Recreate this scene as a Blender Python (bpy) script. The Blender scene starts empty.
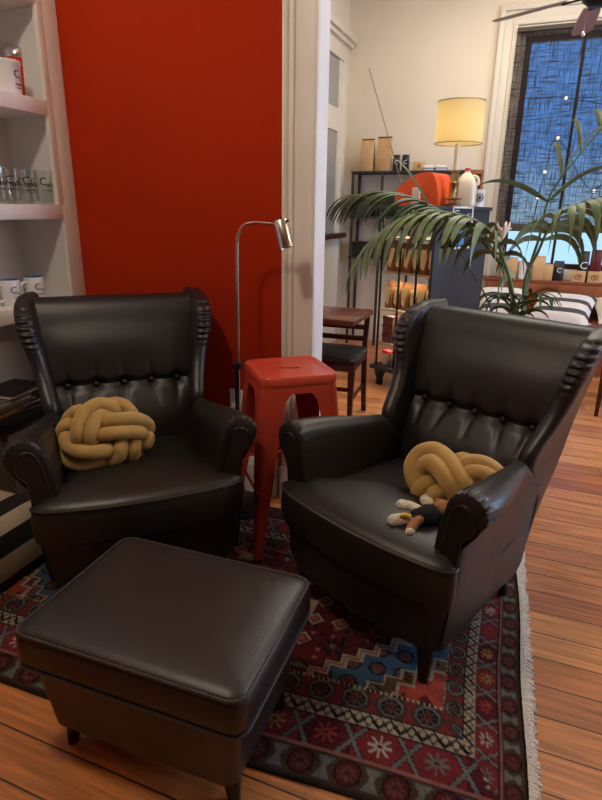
import bpy, bmesh, math, random
import numpy as np
from mathutils import Vector, Matrix
random.seed(7); rng = np.random.default_rng(7)
C = bpy.context.scene.collection
PI = math.pi
sc = bpy.context.scene
sc.view_settings.view_transform = 'Standard'; sc.view_settings.look = 'None'
sc.view_settings.gamma = 1.0; sc.view_settings.exposure = 0.0
try: sc.view_settings.use_curve_mapping = False
except Exception: pass

# ------------------------------------------------------------------ camera
FPX, PITCH, YAW, ROLL, CAMH = 568.0, 18.5, 21.5, -0.8, 1.37
_p, _y, _r = (math.radians(v) for v in (PITCH, YAW, ROLL))
FWD = np.array([-math.sin(_y)*math.cos(_p), math.cos(_y)*math.cos(_p), -math.sin(_p)])
_rt = np.array([math.cos(_y), math.sin(_y), 0.0]); _dn = np.cross(FWD, _rt)
RT = _rt*math.cos(_r) + _dn*math.sin(_r); DN = _dn*math.cos(_r) - _rt*math.sin(_r)
CP = np.array([0, 0, CAMH])
cam_d = bpy.data.cameras.new('camera'); cam = bpy.data.objects.new('camera', cam_d); C.objects.link(cam)
cam_d.sensor_fit = 'VERTICAL'; cam_d.sensor_height = 36; cam_d.lens = FPX/800*36; cam_d.clip_start = .02
cam.matrix_world = Matrix(((RT[0], -DN[0], -FWD[0], 0), (RT[1], -DN[1], -FWD[1], 0), (RT[2], -DN[2], -FWD[2], CAMH), (0, 0, 0, 1)))
sc.camera = cam
def _ray(x, y): return RT*(x-301)/FPX + DN*(y-400)/FPX + FWD
def atY(x, y, Y): d = _ray(x, y); return tuple(CP + d*(Y/d[1]))
def atX(x, y, X): d = _ray(x, y); return tuple(CP + d*(X/d[0]))
def atZ(x, y, z): d = _ray(x, y); return tuple(CP + d*((z-CAMH)/d[2]))

# ------------------------------------------------------------------ materials
def nt_of(name):
    m = bpy.data.materials.new(name); m.use_nodes = True
    nt = m.node_tree; b = nt.nodes['Principled BSDF']
    return m, nt, b
def N(nt, t, **kw):
    n = nt.nodes.new(t)
    for k, v in kw.items(): setattr(n, k, v)
    return n
def srgb(r, g, b):
    f = lambda c: (c/255/12.92) if c/255 <= .04045 else ((c/255+.055)/1.055)**2.4
    return (f(r), f(g), f(b), 1)
def mat(name, col, rough=.5, metal=0, spec=.5, noise=0, nscale=20, bump=0, bscale=60, trans=0, ior=1.45, coat=0, sheen=0, emis=None, estr=0, sss=0):
    m, nt, b = nt_of(name)
    b.inputs['Base Color'].default_value = col; b.inputs['Roughness'].default_value = rough
    b.inputs['Metallic'].default_value = metal; b.inputs['Specular IOR Level'].default_value = spec
    b.inputs['IOR'].default_value = ior; b.inputs['Transmission Weight'].default_value = trans
    b.inputs['Coat Weight'].default_value = coat; b.inputs['Sheen Weight'].default_value = sheen
    if emis: b.inputs['Emission Color'].default_value = emis; b.inputs['Emission Strength'].default_value = estr
    if noise or bump:
        tc = N(nt, 'ShaderNodeTexCoord')
    if noise:
        n = N(nt, 'ShaderNodeTexNoise'); n.inputs['Scale'].default_value = nscale; n.inputs['Detail'].default_value = 4
        nt.links.new(tc.outputs['Object'], n.inputs['Vector'])
        r = N(nt, 'ShaderNodeValToRGB')
        a = [max(0, c*(1-noise)) for c in col[:3]]+[1]; z = [min(1, c*(1+noise)) for c in col[:3]]+[1]
        r.color_ramp.elements[0].color = a; r.color_ramp.elements[1].color = z
        r.color_ramp.elements[0].position = .3; r.color_ramp.elements[1].position = .7
        nt.links.new(n.outputs['Fac'], r.inputs['Fac']); nt.links.new(r.outputs['Color'], b.inputs['Base Color'])
    if bump:
        n = N(nt, 'ShaderNodeTexNoise'); n.inputs['Scale'].default_value = bscale; n.inputs['Detail'].default_value = 3
        nt.links.new(tc.outputs['Object'], n.inputs['Vector'])
        bp = N(nt, 'ShaderNodeBump'); bp.inputs['Strength'].default_value = bump; bp.inputs['Distance'].default_value = .01
        nt.links.new(n.outputs['Fac'], bp.inputs['Height']); nt.links.new(bp.outputs['Normal'], b.inputs['Normal'])
    return m
def leather(name, col, rough):
    m, nt, b = nt_of(name)
    tc = N(nt, 'ShaderNodeTexCoord')
    n = N(nt, 'ShaderNodeTexNoise'); n.inputs['Scale'].default_value = 5; n.inputs['Detail'].default_value = 5
    v = N(nt, 'ShaderNodeTexVoronoi'); v.inputs['Scale'].default_value = 260
    for t in (n, v): nt.links.new(tc.outputs['Object'], t.inputs['Vector'])
    mr = N(nt, 'ShaderNodeMapRange'); mr.inputs[3].default_value = rough-.07; mr.inputs[4].default_value = rough+.1
    nt.links.new(n.outputs['Fac'], mr.inputs[0]); nt.links.new(mr.outputs[0], b.inputs['Roughness'])
    b.inputs['Base Color'].default_value = col; b.inputs['Specular IOR Level'].default_value = .5
    b1 = N(nt, 'ShaderNodeBump'); b1.inputs['Strength'].default_value = .25; b1.inputs['Distance'].default_value = .012
    b2 = N(nt, 'ShaderNodeBump'); b2.inputs['Strength'].default_value = .12; b2.inputs['Distance'].default_value = .002
    nt.links.new(n.outputs['Fac'], b1.inputs['Height']); nt.links.new(v.outputs['Distance'], b2.inputs['Height'])
    nt.links.new(b1.outputs['Normal'], b2.inputs['Normal']); nt.links.new(b2.outputs['Normal'], b.inputs['Normal'])
    return m
M = {}
M['leather'] = leather('black_leather', (.0135, .0115, .0102, 1), .38)
M['leather_brown'] = leather('dark_brown_leather', (.019, .0138, .0125, 1), .38)
M['piping'] = mat('piping_leather', (.045, .038, .034, 1), .35)
M['legblack'] = mat('black_stained_wood', (.006, .005, .005, 1), .3)
M['red_metal'] = mat('red_painted_metal', srgb(196, 70, 48), .34, noise=.12, nscale=9, coat=.2)
M['red_wall'] = mat('red_wall_paint', srgb(176, 45, 8), .75, spec=.15, noise=.08, nscale=1.6, bump=.06, bscale=90)
M['white'] = mat('white_paint', srgb(240, 235, 226), .5, noise=.04, nscale=4, bump=.05, bscale=60)
M['shelfwhite'] = mat('warm_white_paint', srgb(240, 234, 228), .55, noise=.03, nscale=5)
M['shelfback'] = mat('grey_white_paint', srgb(224, 222, 218), .6)
M['cream'] = mat('cream_wall_paint', srgb(226, 214, 192), .7, noise=.03, nscale=2)
M['creamtrim'] = mat('cream_trim_paint', srgb(214, 205, 188), .45)
M['ceiling'] = mat('ceiling_paint', srgb(215, 205, 190), .8)
M['steel'] = mat('brushed_nickel', (.62, .58, .52, 1), .22, 1)
M['brass'] = mat('aged_brass', (.36, .25, .12, 1), .3, 1)
M['blackplastic'] = mat('black_plastic', (.012, .012, .012, 1), .4)
M['blackmetal'] = mat('black_metal', (.015, .015, .015, 1), .4, .6)
M['whiteplastic'] = mat('white_plastic', (.8, .78, .74, 1), .35)
M['ceramic'] = mat('white_ceramic', srgb(232, 228, 224), .2)
M['blue_glaze'] = mat('blue_glaze', srgb(40, 110, 170), .2)
M['ink'] = mat('black_print', (.01, .01, .012, 1), .5)
M['silver_ink'] = mat('white_print', (.75, .75, .72, 1), .5)
M['red_enamel'] = mat('red_enamel', srgb(205, 44, 22), .3)
M['chrome'] = mat('chrome', (.8, .8, .8, 1), .12, 1)
m, nt, b = nt_of('clear_glass'); M['glass'] = m
tp = N(nt, 'ShaderNodeBsdfTransparent'); tp.inputs['Color'].default_value = (.97, .98, .97, 1); gl = N(nt, 'ShaderNodeBsdfGlossy'); gl.inputs['Roughness'].default_value = .04
lw_ = N(nt, 'ShaderNodeLayerWeight'); lw_.inputs['Blend'].default_value = .25; mg_ = N(nt, 'ShaderNodeMapRange'); mg_.inputs[3].default_value = .03; mg_.inputs[4].default_value = .5
nt.links.new(lw_.outputs['Facing'], mg_.inputs[0]); mx = N(nt, 'ShaderNodeMixShader'); nt.links.new(mg_.outputs[0], mx.inputs[0]); nt.links.new(tp.outputs[0], mx.inputs[1]); nt.links.new(gl.outputs[0], mx.inputs[2])
nt.links.new(mx.outputs[0], nt.nodes['Material Output'].inputs['Surface'])
sc.cycles.transparent_max_bounces = 32
M['kraft'] = mat('kraft_paper', srgb(196, 156, 108), .7, noise=.08, nscale=14, bump=.15, bscale=30)
M['kraft_dark'] = mat('brown_kraft_paper', srgb(150, 96, 58), .7, noise=.12, nscale=14)
M['label_cream'] = mat('cream_label_paper', srgb(236, 214, 160), .6)
M['blackbag'] = mat('black_foil', (.012, .012, .014, 1), .35)
M['maroon'] = mat('maroon_foil', srgb(90, 22, 28), .4)
M['orange'] = mat('orange_plastic', srgb(240, 92, 30), .38)
M['slate'] = mat('slate_grey_painted_wood', srgb(46, 47, 50), .55, noise=.15, nscale=5)
M['darkwood'] = mat('dark_mahogany', srgb(62, 26, 18), .32, noise=.3, nscale=8)
M['milk'] = mat('milky_plastic', srgb(226, 216, 190), .4)
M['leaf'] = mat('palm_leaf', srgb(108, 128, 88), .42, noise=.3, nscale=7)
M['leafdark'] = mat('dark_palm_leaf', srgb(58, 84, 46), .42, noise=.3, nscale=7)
M['stem'] = mat('palm_stem', srgb(70, 88, 42), .5)
M['pot'] = mat('terracotta', srgb(120, 70, 48), .7)
M['soil'] = mat('potting_soil', srgb(40, 28, 20), .9)
M['plushblack'] = mat('black_plush', (.008, .008, .009, 1), .9, bump=.6, bscale=120)
M['plushwhite'] = mat('white_plush', srgb(214, 202, 186), .9, bump=.6, bscale=120)
M['plushtan'] = mat('tan_plush', srgb(166, 116, 74), .9, bump=.6, bscale=120)
M['yellow'] = mat('yellow_ribbon', srgb(220, 180, 50), .7)
M['fringe'] = mat('cotton_fringe', srgb(232, 222, 206), .9, bump=1, bscale=160)
M['burnt'] = mat('reddish_wood', srgb(128, 68, 42), .35, noise=.2, nscale=6)
M['paper'] = mat('white_paper', srgb(230, 222, 214), .7)
M['bulb'] = mat('glowing_bulb', (1, .8, .5, 1), .4, emis=(1, .72, .42, 1), estr=5)
M['blade_lit'] = mat('wood_blade_lit_tone', srgb(150, 112, 100), .5)  # same wood as the grey blades; light on one blade put into its colour
M['bladegrey'] = mat('grey_wood_blade', srgb(140, 128, 112), .5)
M['greywall'] = mat('grey_glazing', srgb(150, 146, 140), .3)
M['greenglass'] = mat('dark_green_bottle', srgb(24, 38, 28), .3)
M['tin'] = mat('tin_can', srgb(200, 196, 186), .35, .4)
M['pinklid'] = mat('pink_red_lid', srgb(200, 50, 60), .4)

# knitted mustard yarn
m, nt, b = nt_of('mustard_knit'); M['mustard'] = m
b.inputs['Base Color'].default_value = srgb(184, 148, 78); b.inputs['Roughness'].default_value = .9; b.inputs['Sheen Weight'].default_value = .3
tc = N(nt, 'ShaderNodeTexCoord'); n1 = N(nt, 'ShaderNodeTexNoise'); n1.inputs['Scale'].default_value = 420
n2 = N(nt, 'ShaderNodeTexNoise'); n2.inputs['Scale'].default_value = 14
nt.links.new(tc.outputs['Object'], n1.inputs['Vector']); nt.links.new(tc.outputs['Object'], n2.inputs['Vector'])
bp = N(nt, 'ShaderNodeBump'); bp.inputs['Strength'].default_value = .35; bp.inputs['Distance'].default_value = .002
nt.links.new(n1.outputs['Fac'], bp.inputs['Height']); nt.links.new(bp.outputs['Normal'], b.inputs['Normal'])
r = N(nt, 'ShaderNodeValToRGB'); r.color_ramp.elements[0].color = srgb(170, 134, 68); r.color_ramp.elements[1].color = srgb(196, 160, 92)
nt.links.new(n2.outputs['Fac'], r.inputs['Fac']); nt.links.new(r.outputs['Color'], b.inputs['Base Color'])

# pine boards running along X
def boards(name, width, cols, rough, off=0.0):
    m, nt, b = nt_of(name)
    L = nt.links.new
    tc = N(nt, 'ShaderNodeTexCoord'); sp = N(nt, 'ShaderNodeSeparateXYZ'); L(tc.outputs['Object'], sp.inputs[0])
    def math_(op, a, c=None):
        n = N(nt, 'ShaderNodeMath', operation=op)
        if isinstance(a, (int, float)): n.inputs[0].default_value = a
        else: L(a, n.inputs[0])
        if c is not None:
            if isinstance(c, (int, float)): n.inputs[1].default_value = c
            else: L(c, n.inputs[1])
        return n.outputs[0]
    yy = math_('DIVIDE', math_('ADD', sp.outputs['Y'], off), width)
    idx = math_('FLOOR', yy); fr = math_('FRACT', yy)
    wn = N(nt, 'ShaderNodeTexWhiteNoise', noise_dimensions='1D'); L(idx, wn.inputs['W'])
    xo = math_('MULTIPLY', wn.outputs['Value'], 7.3)
    xs = math_('DIVIDE', math_('ADD', sp.outputs['X'], xo), 2.3)
    xi = math_('FLOOR', xs); xf = math_('FRACT', xs)
    cmb = N(nt, 'ShaderNodeCombineXYZ'); L(idx, cmb.inputs[0]); L(xi, cmb.inputs[1])
    wn2 = N(nt, 'ShaderNodeTexWhiteNoise', noise_dimensions='2D'); L(cmb.outputs[0], wn2.inputs['Vector'])
    ramp = N(nt, 'ShaderNodeValToRGB'); e = ramp.color_ramp.elements
    e[0].color = cols[0]; e[1].color = cols[-1]
    for i, c in enumerate(cols[1:-1]): q = e.new((i+1)/(len(cols)-1)); q.color = c
    L(wn2.outputs['Value'], ramp.inputs['Fac'])
    mp = N(nt, 'ShaderNodeMapping'); mp.inputs['Scale'].default_value = (1.6, 26, 1); L(tc.outputs['Object'], mp.inputs['Vector'])
    ad = N(nt, 'ShaderNodeVectorMath', operation='ADD'); L(mp.outputs[0], ad.inputs[0]); L(wn2.outputs['Color'], ad.inputs[1])
    g = N(nt, 'ShaderNodeTexNoise'); g.inputs['Scale'].default_value = 2.2; g.inputs['Detail'].default_value = 6; g.inputs['Distortion'].default_value = .6
    L(ad.outputs[0], g.inputs['Vector'])
    gm = N(nt, 'ShaderNodeMapRange'); gm.inputs[1].default_value = .3; gm.inputs[2].default_value = .72; gm.inputs[3].default_value = .55; gm.inputs[4].default_value = 1.18
    L(g.outputs['Fac'], gm.inputs[0])
    mx = N(nt, 'ShaderNodeMix', data_type='RGBA', blend_type='MULTIPLY'); mx.inputs[0].default_value = 1
    L(ramp.outputs['Color'], mx.inputs[6]); L(gm.outputs[0], mx.inputs[7])
    d = math_('MINIMUM', fr, math_('SUBTRACT', 1, fr)); gap = math_('LESS_THAN', d, .022)
    d2 = math_('MINIMUM', xf, math_('SUBTRACT', 1, xf)); gap2 = math_('LESS_THAN', d2, .0007)
    gp = math_('MAXIMUM', gap, gap2)
    mx2 = N(nt, 'ShaderNodeMix', data_type='RGBA'); L(math_('MULTIPLY', gp, .9), mx2.inputs[0]); L(mx.outputs[2], mx2.inputs[6]); mx2.inputs[7].default_value = (.03, .012, .006, 1)
    L(mx2.outputs[2], b.inputs['Base Color'])
    rr = N(nt, 'ShaderNodeMapRange'); rr.inputs[3].default_value = rough-.06; rr.inputs[4].default_value = rough+.12; L(g.outputs['Fac'], rr.inputs[0]); L(rr.outputs[0], b.inputs['Roughness'])
    bp = N(nt, 'ShaderNodeBump'); bp.inputs['Strength'].default_value = .25; bp.inputs['Distance'].default_value = .004
    L(math_('SUBTRACT', math_('MULTIPLY', g.outputs['Fac'], .3), gp), bp.inputs['Height']); L(bp.outputs['Normal'], b.inputs['Normal'])
    return m
M['floor'] = boards('pine_floorboards', .121, [srgb(186, 112, 58), srgb(206, 132, 72), srgb(216, 146, 86), srgb(196, 124, 72), srgb(172, 102, 58)], .28, .02)
M['benchwood'] = boards('bench_pine', .4, [srgb(146, 84, 46), srgb(164, 98, 56)], .35)

# black/white stripes along object X or Y
def stripes(name, axis, period, ca, cb, duty=.5, rough=.8):
    m, nt, b = nt_of(name); L = nt.links.new
    tc = N(nt, 'ShaderNodeTexCoord'); sp = N(nt, 'ShaderNodeSeparateXYZ'); L(tc.outputs['Object'], sp.inputs[0])
    src = sp.outputs[axis] if axis != 'XZ' else None
    if axis == 'XZ':
        n = N(nt, 'ShaderNodeMath', operation='SUBTRACT'); L(sp.outputs['X'], n.inputs[0]); L(sp.outputs['Z'], n.inputs[1]); src = n.outputs[0]
    dv = N(nt, 'ShaderNodeMath', operation='DIVIDE'); L(src, dv.inputs[0]); dv.inputs[1].default_value = period
    fr = N(nt, 'ShaderNodeMath', operation='FRACT'); L(dv.outputs[0], fr.inputs[0])
    lt = N(nt, 'ShaderNodeMath', operation='LESS_THAN'); L(fr.outputs[0], lt.inputs[0]); lt.inputs[1].default_value = duty
    mx = N(nt, 'ShaderNodeMix', data_type='RGBA'); L(lt.outputs[0], mx.inputs[0]); mx.inputs[6].default_value = cb; mx.inputs[7].default_value = ca
    L(mx.outputs[2], b.inputs['Base Color']); b.inputs['Roughness'].default_value = rough
    no = N(nt, 'ShaderNodeTexNoise'); no.inputs['Scale'].default_value = 25; L(tc.outputs['Object'], no.inputs['Vector'])
    bp = N(nt, 'ShaderNodeBump'); bp.inputs['Strength'].default_value = .3; bp.inputs['Distance'].default_value = .01
    L(no.outputs['Fac'], bp.inputs['Height']); L(bp.outputs['Normal'], b.inputs['Normal'])
    return m
M['stripe_floor'] = stripes('black_and_cream_stripes', 'XZ', .185, srgb(24, 23, 22), srgb(186, 168, 144), .5)
M['stripe_bench'] = stripes('grey_and_white_stripes', 'Y', .15, srgb(74, 72, 70), srgb(226, 218, 210), .38)
M['pillowcream'] = mat('cream_cotton', srgb(222, 210, 192), .85, bump=.3, bscale=20)

# lampshade: translucent cloth
m, nt, b = nt_of('lampshade_cloth'); M['shade'] = m
tr = N(nt, 'ShaderNodeBsdfTranslucent'); tr.inputs['Color'].default_value = (.92, .76, .36, 1)
df = N(nt, 'ShaderNodeBsdfDiffuse'); df.inputs['Color'].default_value = (.80, .68, .40, 1)
mx = N(nt, 'ShaderNodeMixShader'); mx.inputs[0].default_value = .5
nt.links.new(tr.outputs[0], mx.inputs[1]); nt.links.new(df.outputs[0], mx.inputs[2]); nt.links.new(mx.outputs[0], nt.nodes['Material Output'].inputs['Surface'])

# burlap blind: woven threads with gaps that let the dusk through
m, nt, b = nt_of('burlap_blind'); M['burlap'] = m; L = nt.links.new
tc = N(nt, 'ShaderNodeTexCoord')
def thread(scale, det):
    mp = N(nt, 'ShaderNodeMapping'); mp.inputs['Scale'].default_value = scale; L(tc.outputs['Object'], mp.inputs['Vector'])
    n = N(nt, 'ShaderNodeTexNoise'); n.inputs['Scale'].default_value = 1; n.inputs['Detail'].default_value = det; n.inputs['Roughness'].default_value = .6
    L(mp.outputs[0], n.inputs['Vector']); return n.outputs['Fac']
h_ = thread((6, 1, 62), 4); v_ = thread((85, 1, 5), 3)
mxm = N(nt, 'ShaderNodeMath', operation='MAXIMUM'); L(h_, mxm.inputs[0]); L(v_, mxm.inputs[1])
cr = N(nt, 'ShaderNodeMapRange'); cr.inputs[1].default_value = .44; cr.inputs[2].default_value = .66; cr.inputs[3].default_value = .48; cr.inputs[4].default_value = .97; L(mxm.outputs[0], cr.inputs[0])
tp = N(nt, 'ShaderNodeBsdfTransparent'); dfb = N(nt, 'ShaderNodeBsdfDiffuse'); dfb.inputs['Color'].default_value = srgb(50, 45, 42)
ms = N(nt, 'ShaderNodeMixShader'); L(cr.outputs[0], ms.inputs[0]); L(tp.outputs[0], ms.inputs[1]); L(dfb.outputs[0], ms.inputs[2])
L(ms.outputs[0], nt.nodes['Material Output'].inputs['Surface'])

# rug: colours come from the woven pattern stored per knot
m, nt, b = nt_of('woven_rug'); M['rug'] = m
at_ = N(nt, 'ShaderNodeAttribute'); at_.attribute_name = 'weave'
nz = N(nt, 'ShaderNodeTexNoise'); nz.inputs['Scale'].default_value = 130; tc = N(nt, 'ShaderNodeTexCoord'); nt.links.new(tc.outputs['Object'], nz.inputs['Vector'])
mr = N(nt, 'ShaderNodeMapRange'); mr.inputs[3].default_value = .55; mr.inputs[4].default_value = 1.4; nt.links.new(nz.outputs['Fac'], mr.inputs[0])
mx = N(nt, 'ShaderNodeMix', data_type='RGBA', blend_type='MULTIPLY'); mx.inputs[0].default_value = 1
nt.links.new(at_.outputs['Color'], mx.inputs[6]); nt.links.new(mr.outputs[0], mx.inputs[7]); nt.links.new(mx.outputs[2], b.inputs['Base Color'])
b.inputs['Roughness'].default_value = .95; b.inputs['Specular IOR Level'].default_value = .15
bp = N(nt, 'ShaderNodeBump'); bp.inputs['Strength'].default_value = .5; bp.inputs['Distance'].default_value = .004
nt.links.new(nz.outputs['Fac'], bp.inputs['Height']); nt.links.new(bp.outputs['Normal'], b.inputs['Normal'])

# ------------------------------------------------------------------ mesh helpers
class MB:
    def __init__(s): s.v = []; s.f = []
    def add(s, vs, fs, mtx=None):
        o = len(s.v)
        if mtx is not None: vs = [tuple(mtx @ Vector(p)) for p in vs]
        s.v += [tuple(map(float, p)) for p in vs]; s.f += [tuple(i+o for i in f) for f in fs]; return s
    def box(s, x0, x1, y0, y1, z0, z1, bev=0, seg=2, mtx=None):
        vs = [(x0, y0, z0), (x1, y0, z0), (x1, y1, z0), (x0, y1, z0), (x0, y0, z1), (x1, y0, z1), (x1, y1, z1), (x0, y1, z1)]
        fs = [(0, 3, 2, 1), (4, 5, 6, 7), (0, 1, 5, 4), (1, 2, 6, 5), (2, 3, 7, 6), (3, 0, 4, 7)]
        if bev:
            bm = bmesh.new(); bv = [bm.verts.new(p) for p in vs]
            for f in fs: bm.faces.new([bv[i] for i in f])
            bmesh.ops.bevel(bm, geom=list(bm.edges), offset=bev, segments=seg, profile=.5, affect='EDGES')
            bm.verts.index_update(); vs = [tuple(v.co) for v in bm.verts]; fs = [[v.index for v in f.verts] for f in bm.faces]; bm.free()
        return s.add(vs, fs, mtx)
    def loft(s, rings, cap=True, closed=True, mtx=None):
        n = len(rings[0]); vs = [p for r in rings for p in r]; fs = []
        for i in range(len(rings)-1):
            for j in range(n if closed else n-1):
                k = (j+1) % n; fs.append((i*n+j, i*n+k, (i+1)*n+k, (i+1)*n+j))
        if cap:
            for i, rev in ((0, True), (len(rings)-1, False)):
                c = np.mean(np.array(rings[i]), 0); vs.append(tuple(c)); ci = len(vs)-1
                for j in range(n):
                    k = (j+1) % n; t = (i*n+j, i*n+k, ci); fs.append(t[::-1] if rev else t)
        return s.add(vs, fs, mtx)
    def lathe(s, prof, n=24, c=(0, 0, 0), mtx=None, cap=False):
        rings = [[(c[0]+r*math.cos(2*PI*j/n), c[1]+r*math.sin(2*PI*j/n), c[2]+z) for j in range(n)] for r, z in prof]
        return s.loft(rings, cap=cap, mtx=mtx)
    def tube(s, pts, r, n=10, cap=True, closed=False, mtx=None, flat=1.0):
        P = [np.array(p, float) for p in pts]; k = len(P)
        R = r if hasattr(r, '__len__') else [r]*k
        T = []
        for i in range(k):
            a = P[(i-1) % k] if (closed or i) else P[0]; c = P[(i+1) % k] if (closed or i < k-1) else P[-1]
            t = c-a; T.append(t/(np.linalg.norm(t)+1e-12))
        u = np.cross(T[0], [0, 0, 1]);
        if np.linalg.norm(u) < 1e-3: u = np.cross(T[0], [0, 1, 0])
        u /= np.linalg.norm(u); rings = []
        for i in range(k):
            u = u-T[i]*u.dot(T[i]); u /= np.linalg.norm(u); w = np.cross(T[i], u)
            rings.append([tuple(P[i]+R[i]*(u*math.cos(2*PI*j/n)+flat*w*math.sin(2*PI*j/n))) for j in range(n)])
        if closed:
            vs = [p for r_ in rings for p in r_]
            return s.add(vs, [(i*n+j, i*n+(j+1) % n, ((i+1) % k)*n+(j+1) % n, ((i+1) % k)*n+j) for i in range(k) for j in range(n)], mtx)
        return s.loft(rings, cap=cap, mtx=mtx)
    def ball(s, c, r, n=14, mtx=None):
        if not hasattr(r, '__len__'): r = (r, r, r)
        rings = []
        for i in range(1, n//2+3):
            a = PI*i/(n//2+3)
            rings.append([(c[0]+r[0]*math.sin(a)*math.cos(2*PI*j/n), c[1]+r[1]*math.sin(a)*math.sin(2*PI*j/n), c[2]-r[2]*math.cos(a)) for j in range(n)])
        m_ = len(rings); vs = [p for q_ in rings for p in q_]+[(c[0], c[1], c[2]-r[2]), (c[0], c[1], c[2]+r[2])]
        fs = [(a*n+j, a*n+(j+1) % n, (a+1)*n+(j+1) % n, (a+1)*n+j) for a in range(m_-1) for j in range(n)]
        fs += [((j+1) % n, j, m_*n) for j in range(n)]+[((m_-1)*n+j, (m_-1)*n+(j+1) % n, m_*n+1) for j in range(n)]
        return s.add(vs, fs, mtx)
    def prism(s, poly, h, axis='y', off=0, mtx=None):
        # poly in 2D, extruded along axis from off to off+h
        def p3(p, t): return {'y': (p[0], t, p[1]), 'z': (p[0], p[1], t), 'x': (t, p[0], p[1])}[axis]
        n = len(poly); vs = [p3(p, off) for p in poly]+[p3(p, off+h) for p in poly]
        fs = [tuple(range(n)), tuple(range(2*n-1, n-1, -1))]+[(i, n+i, n+(i+1) % n, (i+1) % n) for i in range(n)]
        return s.add(vs, fs, mtx)
    def build(s, name, m, parent=None, ang=40, weld=False, kind=None):
        me = bpy.data.meshes.new(name); me.from_pydata(s.v, [], s.f)
        bm = bmesh.new(); bm.from_mesh(me)
        if weld: bmesh.ops.remove_doubles(bm, verts=bm.verts, dist=1e-5)
        bmesh.ops.recalc_face_normals(bm, faces=bm.faces); bm.to_mesh(me); bm.free()
        me.shade_smooth(); me.set_sharp_from_angle(angle=math.radians(ang))
        me.materials.append(M[m] if isinstance(m, str) else m)
        o = bpy.data.objects.new(name, me); C.objects.link(o)
        if parent: o.parent = parent
        if kind: o['kind'] = kind
        return o
def tag(o, label, cat, group=None, kind=None):
    o['label'] = label; o['category'] = cat
    if group: o['group'] = group
    if kind: o['kind'] = kind
    return o
def thing(name, label, cat, loc=(0, 0, 0), rz=0, group=None):
    o = bpy.data.objects.new(name, None); C.objects.link(o); o.empty_display_size = .05
    o.location = loc; o.rotation_euler = (0, 0, rz); return tag(o, label, cat, group)
def children(o): return [c for c in bpy.data.objects if c.parent == o]
def dup(root, loc, rz=0, label=None):
    r = root.copy(); C.objects.link(r); r.location = loc; r.rotation_euler = (0, 0, rz)
    if label: r['label'] = label
    for ch in children(root):
        c = ch.copy(); C.objects.link(c); c.parent = r
        for g in children(ch): d = g.copy(); C.objects.link(d); d.parent = c
    return r
def catmull(pts, n, closed=False):
    P = [np.array(p, float) for p in pts]; k = len(P); out = []
    segs = k if closed else k-1
    for i in range(segs):
        if closed: a, b_, c, d = P[(i-1) % k], P[i], P[(i+1) % k], P[(i+2) % k]
        else: a, b_, c, d = P[max(i-1, 0)], P[i], P[i+1], P[min(i+2, k-1)]
        for j in range(n):
            t = j/n; out.append(.5*((2*b_)+(-a+c)*t+(2*a-5*b_+4*c-d)*t*t+(-a+3*b_-3*c+d)*t**3))
    if not closed: out.append(P[-1])
    return [tuple(p) for p in out]
def interp(xs, ys, x): return float(np.interp(x, xs, ys))
def Rz(a): return Matrix.Rotation(a, 4, 'Z')
def T(x, y, z): return Matrix.Translation((x, y, z))
def text_geo(s, size, depth=.0006):
    cu = bpy.data.curves.new('t', 'FONT'); cu.body = s; cu.size = size; cu.extrude = depth; cu.align_x = 'CENTER'; cu.resolution_u = 3
    o = bpy.data.objects.new('t', cu); C.objects.link(o); dg = bpy.context.evaluated_depsgraph_get()
    me = bpy.data.meshes.new_from_object(o.evaluated_get(dg)); vs = [tuple(v.co) for v in me.vertices]; fs = [tuple(p.vertices) for p in me.polygons]
    bpy.data.objects.remove(o); bpy.data.curves.remove(cu); bpy.data.meshes.remove(me); return vs, fs
def wrap_text(mb, s, size, R, z, ang, depth=.0005):
    # lettering bent round a vertical cylinder of radius R, centred at angle ang
    vs, fs = text_geo(s, size, depth)
    out = []
    for x, y, d in vs:
        a = ang+x/R; out.append(((R+.0006+d)*math.cos(a), (R+.0006+d)*math.sin(a), z+y))
    mb.add(out, fs)
def flat_text(mb, s, size, mtx, depth=.0005): vs, fs = text_geo(s, size, depth); mb.add(vs, fs, mtx)


# ------------------------------------------------------------------ the room
WX, WY, CZ = -2.16, 2.37, 3.5          # left wall, red wall, ceiling
BX, BY = -1.95, 6.1                    # back room: left wall, window wall
RX, FY = 3.2, -2.6                     # right wall, wall behind the camera
def struct(mb, name, m, ang=30): return mb.build(name, m, kind='structure', ang=ang)
struct(MB().box(-2.6, RX+.15, FY-.15, BY+.2, -.12, 0), 'floor', 'floor')
struct(MB().box(-2.6, RX+.15, FY-.15, BY+.2, CZ, CZ+.1), 'ceiling', 'ceiling')
# red wall with the opening to its right
struct(MB().box(-2.6, -1.02, WY, WY+.084, 0, CZ), 'wall_red', 'red_wall')
# header above the opening and wall to the far right
struct(MB().box(-.866, RX, WY+.02, WY+.08, 2.95, CZ).box(2.4, RX, WY+.02, WY+.14, 0, 2.95), 'wall_middle', 'cream')
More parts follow.
